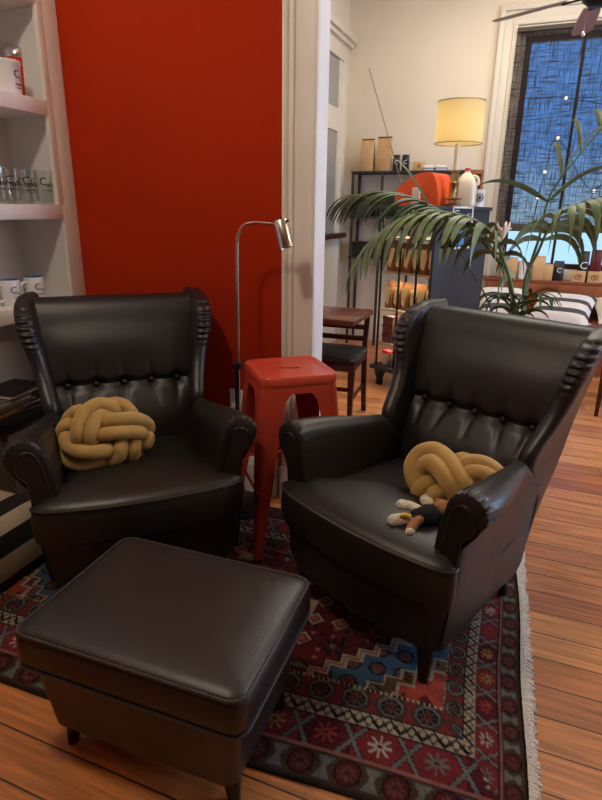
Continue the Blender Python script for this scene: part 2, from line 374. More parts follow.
# pilaster casing: moulded profile run up the wall end
prof = [(-1.024, 2.372), (-1.024, 2.345), (-1.012, 2.338), (-1.002, 2.342), (-.997, 2.354), (-.988, 2.354), (-.983, 2.343), (-.975, 2.343), (-.97, 2.356),
        (-.902, 2.356), (-.897, 2.343), (-.888, 2.343), (-.880, 2.336), (-.871, 2.338), (-.865, 2.348), (-.865, 2.456), (-1.03, 2.456)]
struct(MB().prism([(x, y) for x, y in prof], CZ, 'z'), 'trim_1', 'white', 25)
bb = MB(); bbp = [(2.372, 0), (2.335, 0), (2.335, .15), (2.343, .165), (2.343, .175), (2.352, .19), (2.372, .195)]
bb.prism([(y, z) for y, z in bbp], 1.11, 'x', -2.155)
struct(bb, 'baseboard_red', 'white', 25)
struct(MB().box(-1.03, -.858, 2.33, 2.37, 0, .17, .006), 'trim_2', 'white')
# left wall above/beside the bookcase
struct(MB().box(-2.6, -2.46, FY, WY, 0, CZ).box(-2.46, -2.165, 2.36, WY, 0, CZ), 'wall_left', 'red_wall')
# back room walls
struct(MB().box(BX-.12, BX, WY+.08, BY, 0, CZ), 'wall_back_left', 'cream')
WL, WR, WB, WT = -.31, 1.35, .86, 2.86
wb = MB().box(BX-.12, WL, BY, BY+.16, 0, CZ).box(WR, RX, BY, BY+.16, 0, CZ).box(WL, WR, BY, BY+.16, 0, WB).box(WL, WR, BY, BY+.16, WT, CZ)
struct(wb, 'wall_back', 'cream')
struct(MB().box(RX, RX+.12, FY, BY, 0, CZ), 'wall_right', 'cream')
struct(MB().box(-2.6, RX, FY-.12, FY, 0, CZ), 'wall_front', mat('low_bounce_taupe', srgb(104, 96, 88), .8))  # unseen wall, tone kept dark to cut bounce onto the furniture fronts
struct(MB().box(BX, WL-.2, BY-.02, BY, 0, .2, .005), 'baseboard_back', 'creamtrim')
struct(MB().box(BX, BX+.02, 2.6, BY, 0, .2, .005), 'baseboard_left', 'creamtrim')
# window: casing, sash, sill
wc = MB()
for k, (o, w, d) in enumerate(((.235, .045, .045), (.19, .075, .028), (.115, .04, .038), (.075, .075, .02))):
    wc.box(WL-o, WL-o+w, BY-d, BY, .77, WT+o, .004).box(WR+o-w, WR+o, BY-d, BY, .77, WT+o, .004).box(WL-o-.001, WR+o+.001, BY-d-.0012, BY, WT+o-w, WT+o+.001, .004)
win = struct(wc, 'window_1', 'creamtrim')
ws = MB().box(WL, WL+.05, BY+.05, BY+.1, WB, WT).box(WR-.05, WR, BY+.05, BY+.1, WB, WT).box(WL, WR, BY+.05, BY+.1, WB, WB+.05).box(WL, WR, BY+.05, BY+.1, WT-.05, WT)
ws.box(.16, .185, BY+.06, BY+.09, WB, WT).build('window_sash', 'darkwood', win)
MB().box(WL, WR, BY+.073, BY+.077, WB, WT).build('window_glass', mat('window_glass', (1, 1, 1, 1), 0, trans=1, ior=1.02), win)
MB().box(-.42, 1.6, BY-.17, BY+.0, .735, .765, .006).build('window_sill', 'burnt', win)
# tall panelled casing on the back room's left wall
dc = MB().box(BX, BX+.032, 5.86, 6.02, 0, 2.86, .006).box(BX, BX+.032, 4.55, 4.71, 0, 2.86, .006).box(BX, BX+.035, 4.545, 6.025, 2.72, 2.862, .004).box(BX, BX+.07, 4.5, 6.06, 2.86, 2.90, .006).box(BX, BX+.1, 4.47, 6.08, 2.90, 2.95, .008)
dc.box(BX, BX+.018, 4.7, 5.87, 0, 1.1).box(BX, BX+.022, 4.7, 5.87, 2.1, 2.3).box(BX, BX+.02, 4.7, 4.78, 1.1, 2.72).box(BX, BX+.02, 5.78, 5.87, 1.1, 2.72)
w2 = struct(dc, 'window_2', 'creamtrim')
MB().box(BX, BX+.008, 4.78, 5.78, 1.1, 2.72).build('window_glass', 'greywall', w2)
MB().box(BX, BX+.08, 4.6, 6.0, 1.1, 1.15, .006).build('window_sill', 'darkwood', w2)

# dusk outside
w = bpy.data.worlds.new('dusk'); sc.world = w; w.use_nodes = True
bg = w.node_tree.nodes['Background']; bg.inputs['Strength'].default_value = 1.4
wt_ = w.node_tree; tcw = wt_.nodes.new('ShaderNodeTexCoord'); sx_w = wt_.nodes.new('ShaderNodeSeparateXYZ'); rw = wt_.nodes.new('ShaderNodeValToRGB')
rw.color_ramp.elements[0].position = .0; rw.color_ramp.elements[0].color = (.36, .60, .84, 1); rw.color_ramp.elements[1].position = .10; rw.color_ramp.elements[1].color = (.11, .33, .84, 1)
wt_.links.new(tcw.outputs['Generated'], sx_w.inputs[0]); wt_.links.new(sx_w.outputs['Z'], rw.inputs['Fac']); wt_.links.new(rw.outputs['Color'], bg.inputs['Color'])
struct(MB().box(-8, 10, 6.3, 12, -.6, -.5), 'exterior_ground', mat('pale_paving', srgb(170, 180, 190), .8))

# ------------------------------------------------------------------ built-in bookcase
bk = thing('built_in_bookcase', 'white built-in bookcase with open shelves beside the red wall', 'bookcase', (-2.15, 1.7, 0))
def B(name, m, *boxes, bev=.003, parent=bk, org=(-2.15, 1.7, 0)):
    q = MB()
    for (x0, x1, y0, y1, z0, z1) in boxes: q.box(x0-org[0], x1-org[0], y0-org[1], y1-org[1], z0-org[2], z1-org[2], bev)
    return q.build(name, m, parent)
YE, Y0 = 2.272, .55
B('stile', 'shelfwhite', (-2.175, -2.15, YE, 2.368, .43, CZ-.01))
B('stile', 'shelfwhite', (-2.174, -2.149, 2.246, YE+.01, 1.378, CZ-.01))
B('stile', 'shelfwhite', (-2.175, -2.15, Y0-.09, Y0, .43, CZ-.01))
for z0, z1 in ((2.205, 2.265), (1.765, 1.828), (1.312, 1.378), (.862, .930)):
    B('shelf', 'shelfwhite', (-2.44, -2.15, Y0, YE, z0, z1))
B('back_panel', 'shelfback', (-2.458, -2.44, Y0, YE, .43, CZ-.01), bev=0)
B('side_panel', 'shelfback', (-2.44, -2.175, YE, YE+.018, .43, CZ-.01), bev=0)
B('side_panel', 'shelfback', (-2.44, -2.175, Y0-.018, Y0, .43, CZ-.01), bev=0)
B('counter_top', 'blackplastic', (-2.44, -2.125, Y0-.09, 2.357, .395, .432), bev=.006)
B('cabinet_base', mat('taupe_paint', srgb(120, 104, 92), .5), (-2.44, -2.15, Y0-.09, 2.357, 0, .395))
for a, c in ((.6, 1.15), (1.19, 1.72), (1.76, 2.3)):
    d = B('cabinet_door', mat('taupe_door_paint', srgb(128, 112, 100), .5), (-2.152, -2.138, a, c, .06, .375), bev=.004)
    MB().ball((.03, (a+c)/2-1.7, .3), .014).build('knob', 'blackplastic', d)

# things on the bookcase
def cup_center(px, py, X): p = atX(px, py, X); return p
p = cup_center(8.5, 97, -2.225)
cu = thing('takeaway_cup', 'white cup with black script print in front of the red tumbler', 'cup', (p[0], p[1], 1.8285))
MB().lathe([(.0, .0), (.058, 0), (.062, .114), (.066, .119), (.067, .130), (.064, .133), (.061, .128), (.056, .01), (0, .008)], 40).build('body', 'ceramic', cu)
q = MB(); wrap_text(q, 'C', .046, .061, .064, .05); wrap_text(q, 'a', .028, .061, .055, .40); wrap_text(q, 'COFFEE', .012, .0605, .036, .2); wrap_text(q, 'roasters', .008, .060, .024, .2); q.build('lettering', 'ink', cu)
p = cup_center(22, 99, -2.345)
tu = thing('tumbler', 'red steel tumbler with a silver lid on the top shelf', 'tumbler', (p[0], p[1], 1.8285))
MB().lathe([(0, 0), (.052, 0), (.055, .02), (.060, .15), (.060, .188), (0, .188)], 40).build('body', 'red_enamel', tu)
MB().lathe([(0, .186), (.060, .186), (.064, .19), (.064, .220), (.060, .226), (.054, .228), (.052, .222), (0, .222)], 40).build('lid', 'chrome', tu)
q = MB(); wrap_text(q, 'Ca', .04, .0585, .09, .3); wrap_text(q, 'COFFEE', .012, .0575, .06, .3); q.build('lettering', mat('dark_red_print', srgb(90, 14, 10), .5), tu)

def make_glass(loc, label):
    g = thing('drinking_glass', label, 'glass', loc, 0, 'printed glasses on the shelf')
    MB().lathe([(0, 0), (.033, 0), (.035, .004), (.041, .15), (.0395, .1515), (.038, .15), (.032, .016), (0, .012)], 28).build('body', 'glass', g)
    q = MB()
    wrap_text(q, 'C', .05, .0385, .085, -.35); wrap_text(q, 'afe', .032, .0383, .077, .45); wrap_text(q, 'COFFEE', .013, .0378, .058, 0); wrap_text(q, '________', .010, .0375, .052, 0)
    q.build('lettering', 'ink', g); return g
g0 = None
for px, X, lab in ((1, -2.215, 'printed drinking glass cut off by the edge of the photo'), (15, -2.215, 'printed drinking glass, second in the front row from the photo edge'),
                   (32, -2.215, 'printed drinking glass, third in the front row from the photo edge'), (46, -2.215, 'printed drinking glass beside the bookcase stile, last in the front row'),
                   (9, -2.33, 'printed drinking glass in the back row, behind the first two front glasses'), (25, -2.33, 'printed drinking glass in the back row, behind the middle front glasses'), (38, -2.33, 'printed drinking glass in the back row nearest the side panel')):
    p = atX(px, 203, X)
    if g0 is None: g0 = make_glass((p[0], p[1], 1.3785), lab); g0.rotation_euler = (0, 0, -.55)
    else: dup(g0, (p[0], p[1], 1.3785), -.55+random.uniform(-.25, .25), lab)

def make_mug(loc, rz, label):
    g = thing('mug', label, 'mug', loc, rz, 'white mugs with blue inside')
    body = MB().lathe([(0, 0), (.040, 0), (.043, .004), (.044, .112), (.0425, .1155), (.040, .1155)], 32).build('body', 'ceramic', g)
    MB().lathe([(.0425, .1165), (.0405, .1165), (.038, .10), (.037, .01), (0, .008)], 32).build('lining', 'blue_glaze', g)
    MB().tube(catmull([(.042, 0, .092), (.062, 0, .095), (.074, 0, .08), (.074, 0, .04), (.062, 0, .022), (.042, 0, .026)], 5), .0075, 10, flat=.8).build('handle', 'ceramic', g)
    q = MB(); a = 1.45; wrap_text(q, 'C', .042, .0443, .058, a-.25); wrap_text(q, 'a', .025, .0443, .05, a+.3); wrap_text(q, 'COFFEE', .010, .0443, .034, a); q.build('lettering', 'ink', g); return g
p = atX(12.5, 304, -2.235); m0 = make_mug((p[0], p[1], .931), -1.62, 'white mug with blue inside behind the left wing of the chair, nearer the photo edge')
p = atX(36.5, 301, -2.235); dup(m0, (p[0], p[1], .931), -1.62, 'white mug with blue inside, the one nearer the red wall')

bks = [('book', 'black softcover book lowest in the stack on the bookcase counter', .012, 'blackplastic', 1.86, .30, .05, -2.27),
       ('book', 'yellow-edged magazine second from the bottom of the counter stack', .010, mat('yellow_cover', srgb(150, 130, 50), .5), 1.87, .30, .12, -2.28),
       ('book', 'dark purple book in the middle of the counter stack', .016, mat('purple_cover', srgb(44, 34, 44), .5), 1.9, .28, -.04, -2.28),
       ('book', 'green-covered book fourth up in the counter stack', .014, mat('green_cover', srgb(96, 108, 84), .5), 1.86, .26, .1, -2.28),
       ('book', 'thick grey book second from the top of the counter stack', .020, mat('grey_cover', srgb(120, 112, 104), .5), 1.84, .26, -.05, -2.29),
       ('book', 'black hardback lying on top of the counter stack', .022, 'blackplastic', 1.95, .24, .08, -2.29)]
z = .4325
for nm, lab, h, mt, yc, L_, rz, xc in bks:
    bo = thing(nm, lab, 'book', (xc, yc, z), rz, 'books stacked on the bookcase counter')
    MB().box(-.10, .10, -L_/2, L_/2, 0, .0025).box(-.10, .10, -L_/2, L_/2, h-.0025, h).box(-.10, -.097, -L_/2, L_/2, 0, h).build('cover', mt, bo)
    MB().box(-.097, .096, -L_/2+.004, L_/2-.004, .0025, h-.0025).build('pages', 'paper', bo); z += h+.0005

# wall socket with a plug
so = thing('wall_socket', 'white wall socket with a plug low on the red wall', 'socket', (-1.275, WY, .47))
MB().box(-.036, .036, -.007, 0, -.058, .058, .003).build('plate', 'whiteplastic', so)
MB().box(-.016, .016, -.035, -.006, -.045, -.01, .004).build('plug', 'whiteplastic', so)

# ------------------------------------------------------------------ rug
def rug_colors(U, V, W, H):
    cols = {k: np.array(srgb(*v)[:3]) for k, v in dict(edge=(58, 44, 38), brown=(92, 68, 52), red=(152, 56, 56), dred=(108, 38, 44), cream=(208, 190, 160), black=(30, 24, 26), grey=(136, 138, 130),
            blue=(84, 112, 138), tan=(120, 92, 72), salmon=(200, 84, 66), yellow=(206, 160, 78), pink=(190, 120, 110), field=(116, 38, 44), white=(214, 204, 190), navy=(38, 36, 50)).items()}
    out = np.tile(cols['field'], (len(U), 1)).astype(np.float64)
    def put(mask, c): out[mask] = cols[c] if isinstance(c, str) else c
    fu = np.minimum(U, W-U)*1.55; fv = np.minimum(V, H-V)
    d = np.minimum(fu, fv); onv = fu < fv
    s = np.where(onv, V*1.35, U)             # position along the border
    hsh = lambda a, k: (np.abs(np.sin((np.floor(a)+k)*12.9898)*43758.5453) % 1)
    star = lambda x, y, R, n=8, k=.35: np.hypot(x, y) < R*(1-k+k*np.cos(n*np.arctan2(y, x)))
    # ---- field motifs
    g = .105; cu_ = np.floor(U/g); cv_ = np.floor(V/g); h1 = np.abs(np.sin(cu_*127.1+cv_*311.7)*43758.5) % 1; h2 = np.abs(np.sin(cu_*269.5+cv_*183.3)*43758.5) % 1
    lx = U/g-cu_-.5+(h2-.5)*.25; ly = V/g-cv_-.5+(h1-.5)*.25
    put((h1 < .28) & (np.abs(lx)+np.abs(ly) < .36), 'black'); put((h1 < .28) & (np.abs(lx)+np.abs(ly) < .31), 'cream'); put((h1 < .28) & (np.abs(lx)+np.abs(ly) < .22), 'red'); put((h1 < .28) & (np.abs(lx)+np.abs(ly) < .12), 'pink')
    f = (h1 >= .28) & (h1 < .62); put(f & star(lx, ly, .44, 8), 'navy'); put(f & star(lx, ly, .26, 6), 'dred'); put(f & (np.hypot(lx, ly) < .10), 'grey')
    f = (h1 >= .62) & (h1 < .86); put(f & (np.abs(lx) < .40) & (ly > -.12) & (ly < .22-.5*np.abs(lx)), 'black'); put(f & (np.abs(lx) < .36) & (ly > -.08) & (ly < .17-.5*np.abs(lx)), 'grey')
    f = h1 >= .86; put(f & star(lx, ly, .4, 4, .5), 'tan'); put(f & (np.hypot(lx, ly) < .12), 'red')
    g2 = .036; a1 = np.floor(U/g2); a2 = np.floor(V/g2); h3 = np.abs(np.sin(a1*91.7+a2*47.3)*9631.7) % 1
    q = np.hypot(U/g2-a1-.5, V/g2-a2-.5); base = (out == cols['field']).all(1)
    put(base & (q < .3) & (h3 > .66), 'navy'); put(base & (q < .2) & (h3 < .16), 'pink')
    # ---- central medallion, stepped
    mu = np.abs(U-W/2); mv = np.abs(V-H/2); st = np.floor((mu/.62+mv/.40)*9)/9; st = np.maximum(np.floor(mu/.05)*.05/.62+np.floor(mv/.05)*.05/.40, 0)
    md = st < .52; put(md, 'cream'); put(st < .47, 'tan'); put((st < .47) & base & (h3 > .6) & (q < .36), 'navy'); put(st < .30, 'cream'); put(st < .26, 'blue'); put((st < .26) & (q < .34) & (h3 > .5), 'dred'); put(st < .12, 'red')
    # ---- stepped corner pieces
    a = (fu-.345)/1.55; c = fv-.345; ins = d > .345
    def stair(e, f, La=.42, Lc=.36, sa=.047): return ins & (c+f < Lc*(1-np.floor((a+e)/sa)*sa/La)) & (a+e < La)
    put(stair(0, 0), 'black'); put(stair(.004, .004), 'cream'); put(stair(.012, .012), 'pink'); put(stair(.019, .019), 'white'); put(stair(.027, .027), 'blue')
    put(stair(.10, .09), 'cream'); put(stair(.108, .098), 'tan'); put(stair(.0, .0, .15, .14), 'cream'); put(stair(.010, .010, .15, .14), 'salmon')
    sb = stair(.027, .027) & ~stair(.10, .09); st_ = stair(.112, .102) & ~stair(-.005, -.005, .15, .14); ss_ = stair(.02, .02, .15, .14)
    g3 = .078; b1 = U/g3-np.floor(U/g3)-.5; b2 = V/g3-np.floor(V/g3)-.5
    put(sb & (np.hypot(b1, b2) < .36), 'navy'); put(sb & (np.hypot(b1, b2) < .26), 'tan'); put(sb & (np.hypot(b1, b2) < .1), 'red')
    put(st_ & star(b1, b2, .42, 8), 'black'); put(st_ & star(b1, b2, .30, 8), 'dred'); put(st_ & (np.hypot(b1, b2) < .1), 'grey')
    put(ss_ & (np.abs(b1)+np.abs(b2) < .28), 'dred')
    # ---- borders (distance d from the edge)
    def band(a0, a1): return (d >= a0) & (d < a1), (d-(a0+a1)/2)/(a1-a0)
    m_, t = band(0, .345); put(m_, 'black')
    m_, t = band(0, .014); put(m_, 'edge')
    m_, t = band(.014, .098); put(m_, 'brown'); k = s/.125; x = (k-np.floor(k)-.5)*1.5
    put(m_ & (np.hypot(x, t) < .44), 'black'); put(m_ & (np.hypot(x, t) < .38), 'dred'); put(m_ & star(x, t, .3, 8), 'tan'); put(m_ & (np.hypot(x, t) < .12), 'dred')
    xb = ((k+.5)-np.floor(k+.5)-.5)*1.5; bow = (np.abs(t) < .38) & (np.abs(xb) < .06+.55*np.abs(t)) & (np.abs(xb) < .26); put(m_ & bow, 'grey')
    m_, t = band(.100, .106); put(m_, 'pink')
    m_, t = band(.110, .205); put(m_, 'red'); k = s/.15; kk = np.floor(k); x = k-kk-.5
    put(m_ & (hsh(k, 3) > .5), 'dred')
    xe = ((k+.5)-np.floor(k+.5)-.5); crs = np.abs(np.abs(xe)*1.5-np.abs(t)*.62); put(m_ & (np.abs(xe) < .30) & (crs < .10), 'black'); put(m_ & (np.abs(xe) < .30) & (crs < .065), 'grey')
    hh = hsh(k, 0)
    for lo, hi, cc in ((0, .3, 'white'), (.3, .5, 'yellow'), (.5, .7, 'salmon'), (.7, .85, 'navy'), (.85, 1.01, 'grey')):
        put(m_ & (hh >= lo) & (hh < hi) & star(x*1.55, t, .36, 8, .42), cc)
    put(m_ & (np.hypot(x*1.55, t) < .07), 'dred')
    m_, t = band(.209, .253); put(m_, 'cream'); k = s/.06; tri = np.abs(k-np.floor(k)-.5)*2-.5; put(m_ & (np.abs(tri*.8-t) < .16), 'black'); put(m_ & (np.abs(tri*.8+t*.9) < .08), 'brown')
    m_, t = band(.258, .335); put(m_, 'brown'); k = s/.105; x = (k-np.floor(k)-.5)*1.37
    oc = np.maximum(np.maximum(np.abs(x), np.abs(t)), (np.abs(x)+np.abs(t))*.72); put(m_ & (oc < .44), 'grey'); put(m_ & (oc < .37), 'navy'); put(m_ & star(x, t, .34, 8), 'tan'); put(m_ & star(x, t, .2, 6), 'dred')
    xb = ((k+.5)-np.floor(k+.5)-.5)*1.37; put(m_ & (np.abs(xb) < .03+.45*np.abs(t)) & (np.abs(xb) < .2), 'red')
    m_, t = band(.335, .345); k = s/.016; put(m_ & ((k-np.floor(k)) < .5), 'cream')
    out *= .44; out *= (1+.10*np.sin(V*73+3*np.sin(U*11)))[:, None]
    return out
RW, RH, ST = 2.1, 1.28, .005
nu, nv = int(RW/ST)+1, int(RH/ST)+1
uu, vv = np.meshgrid(np.linspace(0, RW, nu), np.linspace(0, RH, nv)); uu = uu.ravel(); vv = vv.ravel()
RT_ = .006
co = np.stack([-uu+.004*np.sin(vv*9), vv+.006*np.sin(uu*5), RT_+.0006*np.sin(uu*17)*np.sin(vv*13)], 1)
idx = np.arange(nu*nv).reshape(nv, nu)
quads = np.stack([idx[:-1, :-1], idx[1:, :-1], idx[1:, 1:], idx[:-1, 1:]], -1).reshape(-1, 4)
# skirt so the rug has a thickness
rim = np.concatenate([idx[0, :], idx[1:, -1], idx[-1, -2::-1], idx[-2:0:-1, 0]])
low = co[rim].copy(); low[:, 2] = .0005; base_i = len(co); co2 = np.concatenate([co, low]); k = len(rim)
sk = np.stack([rim, np.roll(rim, -1), base_i+np.roll(np.arange(k), -1), base_i+np.arange(k)], 1)
me = bpy.data.meshes.new('woven_field'); me.from_pydata(co2.tolist(), [], np.concatenate([quads, sk]).tolist())
ca = me.color_attributes.new('weave', 'FLOAT_COLOR', 'POINT')
cc = np.ones((len(co2), 4)); cc[:len(co), :3] = rug_colors(uu, vv, RW, RH); cc[len(co):, :3] = (.05, .03, .025)
ca.data.foreach_set('color', cc.ravel()); me.materials.append(M['rug']); me.shade_smooth()
rug = thing('persian_rug', 'red patterned Persian rug with white fringe on the wooden floor', 'rug', (.167, 1.012, 0), math.radians(3.3))
o = bpy.data.objects.new('woven_field', me); C.objects.link(o); o.parent = rug
fr = MB()
for i in range(230):                     # short cotton loops along the right-hand end
    y = RH*(i+.5)/230; a = random.uniform(-.5, .5); l = random.uniform(.024, .036)
    fr.tube([(.0+.004*math.sin(y*9), y, .006), (l*.5, y+a*.008, .009), (l, y+a*.016, .0045)], [.0055, .006, .004], 6)
fr.build('fringe', 'fringe', rug, weld=False)

# ------------------------------------------------------------------ wing chairs
ARMF = [(.258, .30), (.259, .40), (.264, .50), (.277, .58), (.295, .636), (.325, .664), (.360, .668), (.398, .650), (.416, .618), (.408, .588), (.386, .566), (.364, .545), (.354, .48), (.344, .35), (.320, .138), (.28, .136), (.258, .20)]
ARMB = [(.246, .30), (.246, .40), (.246, .48), (.247, .54), (.255, .585), (.270, .607), (.287, .612), (.303, .603), (.313, .583), (.312, .56), (.309, .53), (.306, .50), (.303, .45), (.296, .33), (.284, .142), (.27, .136), (.25, .20)]
def chair_parts(root, lm='leather'):
    # seat cushion: T shape with a bowed front
    half = [(-.330, -.345), (-.349, -.366), (-.345, -.394), (-.29, -.424), (-.15, -.446), (0, -.453)]
    half = half+[(-x, y) for x, y in half[-2::-1]]
    so_ = np.array(catmull(half+[(.30, -.330), (.264, -.30), (.258, -.24), (.256, -.1), (.252, .08), (.22, .15), (0, .17), (-.22, .15), (-.252, .08), (-.256, -.1), (-.258, -.24), (-.264, -.30), (-.30, -.330)], 5, True)); cen = np.array([0, -.12])
    def ring(f, z, crown=0): return [(cen[0]+(x-cen[0])*f, cen[1]+(y-cen[1])*f, z-.05*(y+.42)*(z > .40)) for x, y in so_]
    MB().loft([ring(.97, .312), ring(1.0, .32), ring(1.012, .35), ring(1.012, .399), ring(1.0, .436), ring(.972, .450), ring(.9, .462), ring(.75, .472), ring(.5, .478), ring(.2, .480)]).build('seat_cushion', lm, root)
    MB().tube(ring(1.002, .442), .0045, 6, closed=True).build('piping', 'piping', root)
    # boxed base under the cushion
    bo = catmull([(-.328, -.31), (-.338, -.345), (-.330, -.380), (-.28, -.408), (-.15, -.430), (0, -.437), (.15, -.430), (.28, -.408), (.330, -.380), (.338, -.345), (.328, -.31)], 5)+[(.31, .0), (.286, .20), (0, .21), (-.286, .20), (-.31, 0)]
    def bring(f, z): return [(x*f, (y+.05)*f-.05, z) for x, y in bo]
    MB().loft([bring(.93, .132), bring(.945, .137), bring(1.0, .30), bring(.995, .32)]).build('base', lm, root)
    MB().tube([(x*1.0, y-.002, .316) for x, y in bo[:51]], .004, 6).build('piping', 'piping', root)
    pf_ = np.array(catmull(ARMF, 5, True)); pb_ = np.array(catmull(ARMB, 5, True)); n = len(pf_); pc = np.array([.315, .42])
    rear = lambda z_: .185+.37*(z_-.14)
    for sx in (1, -1):
        rings = []
        for y, f, pl in ((-.362, .78, 0), (-.360, .92, 1), (-.353, .98, 1), (-.338, 1.0, 1), (-.315, .995, .6), (-.285, .985, .2), (-.24, .98, 0), (-.18, .98, 0), (-.10, .98, 0), (-.02, .985, 0), (.06, .99, 0), (.10, .985, 0), (.14, .97, 0), (.17, .94, 0), (.185, .85, 0)):
            t = min(1, max(0, (y+.30)/.40)); t = t*t*(3-2*t)*.55+t*.45
            R_ = []
            for k_ in range(n):
                b_ = pf_[k_]*(1-t)+pb_[k_]*t; x, z_ = pc+(b_-pc)*f
                if pl and pf_[k_, 1] > .56: q_ = 1-.085*pl*math.sin(k_*PI*2/3.3)**2; c_ = np.array([.335, .60]); x, z_ = c_+(np.array([x, z_])-c_)*q_
                yy = y
                if y > .06 and z_ > .46: z_ = .46+(z_-.46)*(1-.6*min(1, (y-.06)/.10)**1.5)
                R_.append((sx*x, yy, z_))
            rings.append(R_)
        arm = MB().loft(rings).build('arm', lm, root)
        fp = [(sx*(pc[0]+.008+(x-pc[0])*.60), -.3665, .38+(z_-.38)*.86) for x, z_ in pf_]
        fp2 = [(sx*(pc[0]+.008+(a-pc[0])*.70), -.352, .38+(c-.38)*.89) for a, c in pf_]
        MB().loft([fp2, fp]).build('front_panel', lm, arm)
        MB().tube(fp, .003, 6, closed=True).build('piping', lm, arm)
        # wing: lofted capsule sections
        Z = [.24, .32, .42, .50, .58, .62, .66, .70, .75, .80, .86, .90, .95, .98, 1.0, 1.012, 1.018]
        yf = [.20, .21, .21, .15, .08, .085, .115, .150, .182, .200, .206, .213, .248, .29, .335, .385, .43]
        xf = [.268, .273, .280, .285, .285, .288, .296, .306, .318, .330, .347, .356, .362, .364, .363, .360, .356]
        xb = [.268, .273, .280, .285, .288, .290, .292, .295, .299, .304, .311, .315, .320, .323, .325, .327, .33]
        th = [.030, .034, .037, .048, .060, .058, .058, .060, .062, .066, .068, .070, .072, .070, .060, .044, .016]
        rings = []; ZZ = np.concatenate([np.linspace(.24, .80, 36), np.linspace(.805, .955, 60), [.9575, .960, .965, .97, .975, .98, .985, .99, .995, 1.0, 1.004, 1.008, 1.012, 1.016, 1.018]])
        for z_ in ZZ:
            a, b_, c, t = (interp(Z, q, z_) for q in (xf, yf, xb, th)); d_ = rear(z_)-.012
            dv = np.array([c-a, d_-b_]); L_ = np.linalg.norm(dv); dv /= L_; nn = np.array([dv[1], -dv[0]]); R_ = []
            for k_ in range(25): an = PI*k_/24; R_.append(np.array([a, b_])+dv*t/2-dv*t/2*math.sin(an)+nn*t/2*math.cos(an))
            for f in np.linspace(.2, 1, 8): R_.append(np.array([a, b_])+dv*L_*f-nn*(t/2)*(1-.3*f))
            for f in np.linspace(1, .2, 8): R_.append(np.array([a, b_])+dv*L_*f+nn*(t/2)*(1-.3*f))
            w_ = .0055*math.sin(z_*250)*min(1, max(0, (z_-.80)/.08))
            R_ = [p_-dv*w_*(math.sin(PI*k_/24) if k_ < 25 else 0) for k_, p_ in enumerate(R_)]
            rings.append([(sx*q[0], q[1], z_) for q in R_])
        MB().loft(rings).build('wing', lm, root)
    # backrest: one puffed, buttoned surface rolled over the top
    pr_ = catmull([(.13, .36), (.160, .46), (.200, .57), (.238, .655), (.262, .73), (.292, .81), (.325, .89), (.350, .95), (.375, .985), (.41, 1.002), (.455, .998), (.485, .965), (.482, .90), (.43, .76), (.355, .56), (.275, .34), (.195, .14)], 9)
    nxx = 121; bt = [-.225, -.1125, 0, .1125, .225]; zt = .655
    rows = []
    for i, (y, z_) in enumerate(pr_):
        hw = interp([.36, .7, 1.0], [.262, .285, .322], z_) ; row = []; front = i < 66
        for j in range(nxx):
            x = (2*j/(nxx-1)-1)*hw; yy = y; zz = z_
            if front:
                dz_ = z_-zt; y_k = yy
                yy -= .022*math.exp(-((z_-.52)/.08)**2)*(1-(x/hw)**4)+.014*math.exp(-((z_-.82)/.10)**2)*(1-(x/hw)**4)
                yy += .013*math.exp(-(dz_/.016)**2)
                for xb_ in bt:
                    yy += .020*math.exp(-((x-xb_)/.028)**2-(dz_/.024)**2)
                    yy += .0075*math.exp(-((x-xb_-.25*dz_*math.sin(xb_*40))/.014)**2)*math.exp(-((dz_+.045)/.042)**2)
                    yy += .005*math.exp(-((x-xb_)/.013)**2)*math.exp(-((dz_-.04)/.04)**2)
                fd = min(1, max(0, (64-i)/18)); yy = y_k+(yy-y_k)*fd*fd*(3-2*fd)
            else: yy += -.01*(x/hw)**2*min(1, (i-66)/20)
            row.append((x, yy, zz))
        rows.append(row)
    q = MB(); vs = [p_ for r_ in rows for p_ in r_]; nr = len(rows)
    fs = [(i*nxx+j, i*nxx+j+1, (i+1)*nxx+j+1, (i+1)*nxx+j) for i in range(nr-1) for j in range(nxx-1)]
    q.add(vs, fs)
    q.add([rows[i][0] for i in range(nr)], [tuple(range(nr))]); q.add([rows[i][-1] for i in range(nr)], [tuple(range(nr))[::-1]])
    q.build('backrest', lm, root)
    for xb_ in bt:
        MB().ball((xb_, .238+.020, zt), (.0125, .009, .0125), 14).build('button', lm, root)
    for sx in (1, -1):
        for (x, y, dx, dy) in ((.262, -.348, .010, -.012), (.225, .165, .0, .045)):
            rings = []
            for z_, f in ((0, 1), (.005, 1), (.15, 0)):
                rr = .0165+.0135*(1-f); cx_, cy_ = sx*(x+dx*f), y+dy*f
                rings.append([(cx_+rr*math.cos(2*PI*j/16), cy_+rr*math.sin(2*PI*j/16), z_) for j in range(16)])
            MB().loft(rings).build('leg', 'legblack', root)
RZ = .0068
chL = thing('wing_chair', 'black leather wing chair in the corner by the red wall and bookcase', 'armchair', (-1.388, 1.701, RZ), math.radians(42.3), 'leather wing chairs')
chair_parts(chL)
chR = dup(chL, (-.24, 1.871, RZ), math.radians(-25.4), 'black leather wing chair in front of the palm, with a plush toy on its seat')

